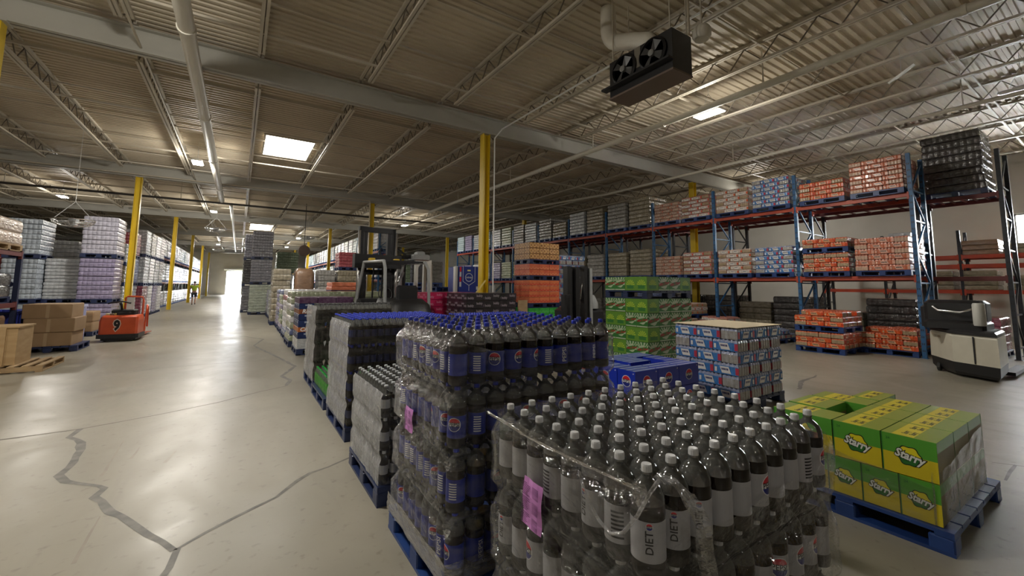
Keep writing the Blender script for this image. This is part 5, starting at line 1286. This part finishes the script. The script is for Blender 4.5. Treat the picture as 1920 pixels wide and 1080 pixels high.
for z0_, z1_ in ((zt2-.05, zt2), (1.28, 1.33), (.5, .62)): MB().box(px_(1064), .17, z0_, px_(1113), .22, z1_).ob('mast_crosshead', m_blk, f2)
MB().tube([(px_(1094), .1, 1.3), (px_(1100), .08, zt2-.2)], .016, 8).ob('cylinder', m_chrome, f2, smooth=True)
MB().tube([(px_(1089), .05, .4), (px_(1090), .05, zt2-.3)], .014, 8).ob('cylinder', m_chrome, f2, smooth=True)
for q in (1046, 1055): MB().box(px_(q), -.25, .1, px_(q+4), -.12, 1.42).ob('load_backrest', m_dark, f2)
for q in (1047, 1056): MB().box(px_(q), -1.0, .06, px_(q+6), -.12, .11).ob('fork', m_dark, f2)
MB().box(px_(1046), -.14, .35, px_(1075), 0, .55).ob('carriage', m_dark, f2)
b = MB(); b.cbox(px_(1110), .25, .12, px_(1110)+.75, 1.5, 1.05, .08); b.ob('chassis', m_dark, f2, smooth=True, angle=40)
b = MB(); b.loft([[(px_(1112)+.35+.34*k*cos(a), .8+.55*k*sin(a), z) for a in [2*pi*i/18 for i in range(18)]] for z, k in ((1.05, 1), (1.2, .98), (1.38, .8), (1.45, .4))], 0, True, True); b.ob('battery_hood', m_grey, f2, smooth=True, angle=50)
b = MB(); b.tube([(px_(1124)+.12*cos(a), .4, 1.52+.05*sin(a)) for a in [2*pi*i/16 for i in range(16)]], .014, 6, closed=True); b.ob('steering_wheel', m_blk, f2, smooth=True)
MB().tube([(px_(1124), .42, 1.2), (px_(1124), .4, 1.5)], .02, 6).ob('steering_column', m_blk, f2, smooth=True)
b = MB(); b.tube([(px_(1113), .1, 1.2), (px_(1116), .1, 1.75), (px_(1122), .15, 1.62), (px_(1132), .3, 1.5)], .012, 6); b.tube([(px_(1113), .1, zt2-.1), (px_(1118), .15, zt2-.25), (px_(1117), .2, 1.5)], .012, 6); b.ob('hose', m_tyre, f2, smooth=True)
for yy in (.45, 1.3): wheel(.2, .14, f2, (px_(1110)+.72, yy, .2)); wheel(.2, .14, f2, (px_(1110)+.05, yy, .2))
# ---- white machine with arched frames and hazard-striped conveyor
M0 = atY(745, 540, 10.6); M1 = atY(832, 540, 10.6); ma = emp('layer_machine', (M0.x, 10.6, 0)); tag(ma, 'white arched pallet-wrapping machine with hazard-striped roller bed', 'machine'); WX = M1.x-M0.x
def arch(x, w_, z0, z1, y, dp=.12):
    b = MB(); n = 14; t_ = .07; ri = w_/2-t_; zc = z1-.1-ri; inner = [(x+t_, z0)]+[(x+w_/2-ri*cos(pi*i/n), zc+ri*sin(pi*i/n)) for i in range(n+1)]+[(x+w_-t_, z0)]
    outer = [(x, z0)]+[(x+w_*i/n, z1) for i in range(n+1)]+[(x+w_, z0)]
    rings = [[(px, y, pz) for px, pz in outer], [(px, y, pz) for px, pz in inner], [(px, y+dp, pz) for px, pz in inner], [(px, y+dp, pz) for px, pz in outer], [(px, y, pz) for px, pz in outer]]
    b.loft(rings, closed=False); b.ob('arch_frame', m_lwhite, ma)
    return
k_ = WX/87
arch((777-745)*k_, 30*k_, .95, 2.28, 0); arch((806-745)*k_, 17*k_, .95, 2.2, .5)
MB().cbox((772-745)*k_, -.05, 2.28, (803-745)*k_, .4, 2.42, .03).cbox((780-745)*k_, 0, 2.4, (795-745)*k_, .3, 2.5, .03).ob('top_housing', m_grey, ma)
for i, (p, w_, m_) in enumerate(((741, 5, m_lwhite), (749, 4, m_grey), (755, 3, m_chrome), (762, 6, m_dark))): MB().box((p-745)*k_, .1+.1*i, .2, (p+w_-745)*k_, .2+.1*i, 2.2).ob('post', m_, ma)
MB().tube([((742-745)*k_, .3, 1.6), ((750-745)*k_, .1, 1.7), ((757-745)*k_, .15, 1.95)], .05, 8).ob('roller_arm', m_chrome, ma, smooth=True)
bd = MB().box((745-745)*k_, -.1, .12, WX, .9, 1.0).ob('conveyor_bed', m_lwhite, ma)
hz = MB(); nst = 14
for i in range(nst):
    x0 = (770-745)*k_+i*(32*k_)/nst; hz.add([(x0, -.104, 1.02), (x0+16*k_/nst, -.104, 1.02), (x0+24*k_/nst, -.104, 1.20), (x0+8*k_/nst, -.104, 1.20)], [(0, 1, 2, 3)], 0)
hz.box((770-745)*k_, -.1, 1.0, (803-745)*k_, -.02, 1.21, 1); hz.ob('hazard_stripe', [m_dark, mat('stripe_cream', (.65, .58, .36), .5)], ma)
for i in range(10): MB().tube([((770-745)*k_+i*.06, 0, 1.03), ((770-745)*k_+i*.06, .9, 1.03)], .022, 8).ob('roller', m_chrome, ma, smooth=True)
MB().box((755-745)*k_, -.14, 1.0, (761-745)*k_, -.06, 1.42).ob('control_box', mat('control_red', (.5, .03, .03), .4), ma); MB().box((739-745)*k_, -.2, .9, (753-745)*k_, .1, 1.4).ob('drive_cover', mat('drive_cream', (.62, .6, .5), .4), ma)
MB().bar((-.35, .3, 2.3), ((776-745)*k_, .2, 2.36), .08, .10).bar((-.2, .3, 2.75), (.35, .3, 2.35), .05, .05).ob('boom', m_blk, ma)
# ---- blue stretch-wrap machine with a ring emblem
B0 = atY(861, 520, 11.4); B1 = atY(906, 520, 11.4); wB = B1.x-B0.x
bm = emp('wrap_machine', (B0.x, 11.4, 0)); tag(bm, 'tall blue machine cabinet with a pale ring emblem behind the yellow column', 'machine')
m_mblue = mat('machine_blue', (.012, .03, .22), .35, coat=.3); zt = atY(885, 500, 11.4).z
MB().cbox(0, 0, 0, wB, .8, zt, .02).ob('cabinet', m_mblue, bm)
m_pale = mat('decal_grey', (.5, .52, .55), .5); fn = flat_fn('-Y', (wB*.40, 0, zt-.33))
lg = MB(); v = []; f = []
for i in range(24):
    a0, a1 = 2*pi*i/24, 2*pi*(i+1)/24; q = len(v); v += [(.11*cos(a0), .11*sin(a0)), (.13*cos(a0), .13*sin(a0)), (.13*cos(a1), .13*sin(a1)), (.11*cos(a1), .11*sin(a1))]; f.append((q, q+1, q+2, q+3))
put2d(lg, v, f, fn, .002, 0); put2d(lg, *sc2(text_geo('infinity', .04, .2), .052), fn, .004, 0); lg.ob('emblem', m_pale, bm)
ln = MB()
for p, q in (((-.2, .34), (-.2, -.12)), ((.2, .34), (.2, -.12)), ((-.2, -.12), (0, -.24)), ((.2, -.12), (0, -.24)), ((0, -.24), (0, -.4))):
    d = Vector((q[0]-p[0], q[1]-p[1])); d.normalize(); n_ = Vector((-d.y, d.x))*.008; put2d(ln, [(p[0]+n_.x, p[1]+n_.y), (p[0]-n_.x, p[1]-n_.y), (q[0]-n_.x, q[1]-n_.y), (q[0]+n_.x, q[1]+n_.y)], [(0, 1, 2, 3)], fn, .002, 0)
ln.ob('trim_line', m_pale, bm)
for i in range(4): MB().box(.01, -.004, zt-.16-i*.15, .07, -.001, zt-.02-i*.15).ob('reflector', m_pred if i % 2 == 0 else m_pale, bm)
MB().box(wB*.33, -.004, zt-.14, wB*.46, -.001, zt-.10).ob('sticker', mat('sticker_yellow', (.8, .7, .2), .5), bm)
MB().box(wB*.7, -.004, zt-.70, wB*.95, -.001, zt-.60).ob('sticker', m_pale, bm)
MB().box(-.1, .05, 0, -.03, .2, zt).ob('mast', m_galv, bm)
tag(MB().bar((5.42, 9.62, 1.75), (4.86, 9.6, 1.1), .035, .02, up=(0, 1, 0)).ob('wooden_stick', mat('yellow_stick', (.75, .6, .2), .5), None), 'yellow stick leaning on the middle column', 'stick')
tag(MB().cbox(5.53, 9.58, 1.3, 5.70, 9.68, 1.62, .01).ob('junction_box', m_grey), 'grey electrical box fixed to the middle yellow column', 'box')
# ================================================================== CEILING UNIT, FANS
u = emp('fan_unit', (4.85, 3.43, 4.6)); tag(u, 'black twin-fan unit hanging under the roof beside a white duct', 'ventilation unit')
LX, LYU, HZ = .44, 1.17, .62
m_ub = mat('unit_black', (.02, .02, .022), .35, coat=.2); m_ubr = mat('unit_brown', (.16, .11, .085), .6)
MB().box(0, 0, .03, LX, LYU, HZ).ob('casing', m_ub, u); MB().box(-.01, -.01, 0, LX, LYU+.01, .03).ob('drain_pan', m_ubr, u)
MB().box(-.12, -.02, .14, -.0, LYU+.08, .17).ob('ledge', m_ub, u)
for cy in (.32, .86):
    fo = MB().lathe([(.23, 0), (.24, .03), (.21, .05), (.20, .012)], 24, cap0=True, cap1=False).xform(Matrix.Translation((0, cy, .38)) @ Matrix.Rotation(-pi/2, 4, 'Y')).ob('fan_ring', m_blk, u, smooth=True, angle=40)
    hb = MB().lathe([(.05, 0), (.05, .05), (.03, .06)], 12).xform(Matrix.Translation((-.01, cy, .38)) @ Matrix.Rotation(-pi/2, 4, 'Y')); hb.ob('fan_hub', mat('hub_grey', (.25, .25, .24), .4), fo)
    for k in range(4):
        a = k*pi/2+.5; c_, s_ = cos(a), sin(a)
        MB().loft([[(-.02, cy+.05*c_-.03*s_, .38+.05*s_+.03*c_), (-.045, cy+.05*c_+.03*s_, .38+.05*s_-.03*c_)], [(-.015, cy+.19*c_-.07*s_, .38+.19*s_+.07*c_), (-.05, cy+.19*c_+.05*s_, .38+.19*s_-.05*c_)]], closed=False).ob('fan_blade', mat('blade_grey', (.07, .07, .07), .3), fo)
MB().box(-.004, .55, .3, .0, .66, .62).ob('panel', mat('panel_tan', (.2, .18, .14), .5), u)
for x in (.03, LX-.03):
    for y in (.05, LYU-.05): MB().box(x-.007, y-.007, HZ, x+.007, y+.007, 6.338-4.6).ob('hanger', m_steel, u)
d_ = [(5.02, 4.78, 6.34), (5.02, 4.78, 5.95)]+[(5.02, 4.78-.36*(1-cos(a)), 5.95-.36*sin(a)) for a in [pi/2*i/6 for i in range(1, 6)]]+[(5.05, 4.25, 5.50), (5.07, 4.0, 5.38), (5.07, 3.9, 5.22)]
dd = MB().tube(d_, .13, 16).ob('duct_elbow', m_pipe, None, smooth=True, angle=50); tag(dd, 'fat white duct elbow dropping from the roof into the black fan unit', 'duct')
MB().tube([(5.02, 4.78, 5.97), (5.02, 4.78, 5.92)], .123, 16).ob('seam_band', m_pipe, dd, smooth=True, angle=50)
tag(MB().tube([(5.35, 3.5, 6.3), (5.35, 3.5, 5.35), (5.36, 3.6, 5.25)], .02, 8).ob('feed_pipe', m_steel, smooth=True), 'thin pipe dropping to the black fan unit', 'pipe')
cg = MB().lathe([(.10, -.1), (.13, -.05), (.13, .05), (.1, .1)], 14).ob('vent_cowl', m_pipe, None, (5.45, 3.36, 5.3), smooth=True, angle=40); tag(cg, 'small round vent cowl at the back of the black fan unit', 'vent')
MB().bar((0, 0, .1), (0, 0, 1.02), .02, .02).ob('hanger', m_steel, cg)
def cage_fan(p, r, label, apex=.55):
    o = emp('hanging_fan', p); tag(o, label, 'fan', 'hanging cage fans')
    b = MB()
    for k, (rr, z) in enumerate(((r, 0), (r*.97, -.06), (r*.8, -.13), (r*.55, -.17), (r*.28, -.19))): b.tube([(rr*cos(a), rr*sin(a), z) for a in [2*pi*i/28 for i in range(28)]], .008 if k else .016, 5, closed=True)
    for i in range(20):
        a = 2*pi*i/20; b.tube([(rr*cos(a), rr*sin(a), z) for rr, z in ((r, 0), (r*.97, -.06), (r*.8, -.13), (r*.55, -.17), (r*.1, -.19))], .006, 4)
    b.ob('cage', m_chrome, o)
    MB().lathe([(.05, -.19), (.12, -.15), (.12, .02), (.06, .06)], 14).ob('motor', m_grey, o, smooth=True, angle=40)
    for k in range(4):
        a = k*pi/2; c_, s_ = cos(a), sin(a); MB().loft([[(.1*c_-.05*s_, .1*s_+.05*c_, -.05), (.1*c_+.05*s_, .1*s_-.05*c_, -.09)], [(r*.85*c_-.09*s_, r*.85*s_+.09*c_, -.04), (r*.85*c_+.09*s_, r*.85*s_-.09*c_, -.10)]], closed=False).ob('blade', m_galv, o)
    c = MB()
    for a in (0, pi): c.bar((r*.95*cos(a), r*.95*sin(a), 0), (0, 0, apex), .014, .014)
    c.bar((0, 0, apex), (0, 0, 6.338-p[2]), .01, .01); c.ob('cable', m_galv, o)
p_ = atY(138, 413, 17.2); cage_fan(p_, .46, 'round cage fan hanging before the purple tower')
p_ = atY(405, 428, 26.); cage_fan(p_, .46, 'round cage fan hanging over the aisle past the thick pipe')
p_ = atY(577, 444, 31.); cage_fan(p_, .46, 'round cage fan hanging over the distant stacks')
p_ = atY(410, 468, 48.); cage_fan(p_, .5, 'round cage fan hanging near the dock door')
# black round heater seen over the distant stacks
hp = atY(570, 470, 27.); ht = MB().lathe([(.1, -.22), (.30, -.2), (.33, 0), (.30, .2), (.1, .22)], 18).xform(Matrix.Rotation(pi/2, 4, 'X')).ob('fan_heater', m_ubr, None, hp, smooth=True, angle=40); tag(ht, 'dark round heater hung above the distant stacks', 'heater'); MB().bar((0, 0, .3), (0, 0, 6.338-hp.z), .03, .03).ob('hanger', m_dark, ht)
# tube lamp hanging askew
q = atz(1690, 140, 5.75); tl_ = MB().bar((-.0, -.2, .12), (0, .2, -.1), .05, .04).ob('tube_lamp', m_white, None, q); tag(tl_, 'loose white tube lamp dangling under the right roof', 'lamp'); MB().bar((0, 0, 0), (0, 0, .55), .006, .006).ob('wire', m_galv, tl_)
# ================================================================== PERSON walking away down the aisle
pp = emp('person', (-2.83, 40.5, 0)); tag(pp, 'person in a yellow-green vest and dark shorts walking down the aisle', 'person')
def skin(name, joints, edges, rad, m, parent, sub=2, root=0):
    me = bpy.data.meshes.new(name); me.from_pydata(joints, edges, []); me.materials.append(m); o = ob(name, me, parent)
    md = o.modifiers.new('skin', 'SKIN'); md.use_smooth_shade = True
    for i, r in enumerate(rad): me.skin_vertices[0].data[i].radius = (r if isinstance(r, tuple) else (r, r)); me.skin_vertices[0].data[i].use_root = i == root
    s = o.modifiers.new('sub', 'SUBSURF'); s.levels = sub; s.render_levels = sub
    dg = bpy.context.evaluated_depsgraph_get(); nm = bpy.data.meshes.new_from_object(o.evaluated_get(dg)); o.modifiers.clear(); o.data = nm; return o
sk = mat('skin_tone', (.45, .27, .19), .5); J = [(0, 0, .95), (0, .01, 1.18), (0, .02, 1.42), (0, .03, 1.53), (0, .05, 1.62), (0, .05, 1.74),
     (-.2, .0, 1.42), (-.27, -.03, 1.13), (-.25, .10, .90), (-.25, .15, .80), (.2, .0, 1.42), (.27, .06, 1.13), (.27, -.02, .9), (.27, -.02, .80),
     (-.09, 0, .9), (-.10, .14, .50), (-.10, .06, .10), (-.10, .20, .05), (.09, 0, .9), (.10, -.06, .5), (.10, -.24, .14), (.10, -.14, .05)]
E_ = [(0, 1), (1, 2), (2, 3), (3, 4), (4, 5), (2, 6), (6, 7), (7, 8), (8, 9), (2, 10), (10, 11), (11, 12), (12, 13), (0, 14), (14, 15), (15, 16), (16, 17), (0, 18), (18, 19), (19, 20), (20, 21)]
Rd = [(.15, .11), (.15, .11), (.15, .1), .055, .085, .075, .065, .048, .038, .035, .065, .048, .038, .035, .09, .062, .045, .04, .09, .062, .045, .04]
skin('body', J, E_, Rd, sk, pp)
skin('vest', [(0, 0, 1.0), (0, .01, 1.2), (0, .02, 1.44), (-.19, 0, 1.43), (.19, 0, 1.43), (-.235, -.02, 1.3), (.235, .02, 1.3)], [(0, 1), (1, 2), (2, 3), (2, 4), (3, 5), (4, 6)], [(.185, .135), (.18, .13), (.17, .12), .085, .085, .075, .075], mat('hi_vis', (.45, .62, .05), .6), pp)
skin('shorts', [(0, 0, .95), (-.10, .01, .85), (-.105, .13, .56), (.10, 0, .85), (.105, -.05, .56)], [(0, 1), (1, 2), (0, 3), (3, 4)], [(.165, .125), .11, .09, .11, .09], mat('shorts_dark', (.03, .035, .045), .8), pp)
for x, y0, z0, rx in ((-.10, .10, 0, 0), (.10, -.22, .04, .5)):
    b = MB(); b.loft([[(.045*cos(a), .05+.13*sin(a)*k, z) for a in [2*pi*i/12 for i in range(12)]] for z, k in ((0, 1), (.05, .98), (.09, .6))], 0, True, True); o = b.ob('shoe', m_dark, pp, (x, y0, z0), smooth=True, angle=50)
b = MB(); b.loft([[(.082*k*cos(a), .045+.095*k*sin(a), z) for a in [2*pi*i/12 for i in range(12)]] for z, k in ((1.66, 1.03), (1.72, 1.05), (1.78, .9), (1.82, .5))], 0, True, True); b.ob('hair', mat('hair_dark', (.03, .022, .018), .7), pp, smooth=True, angle=60)
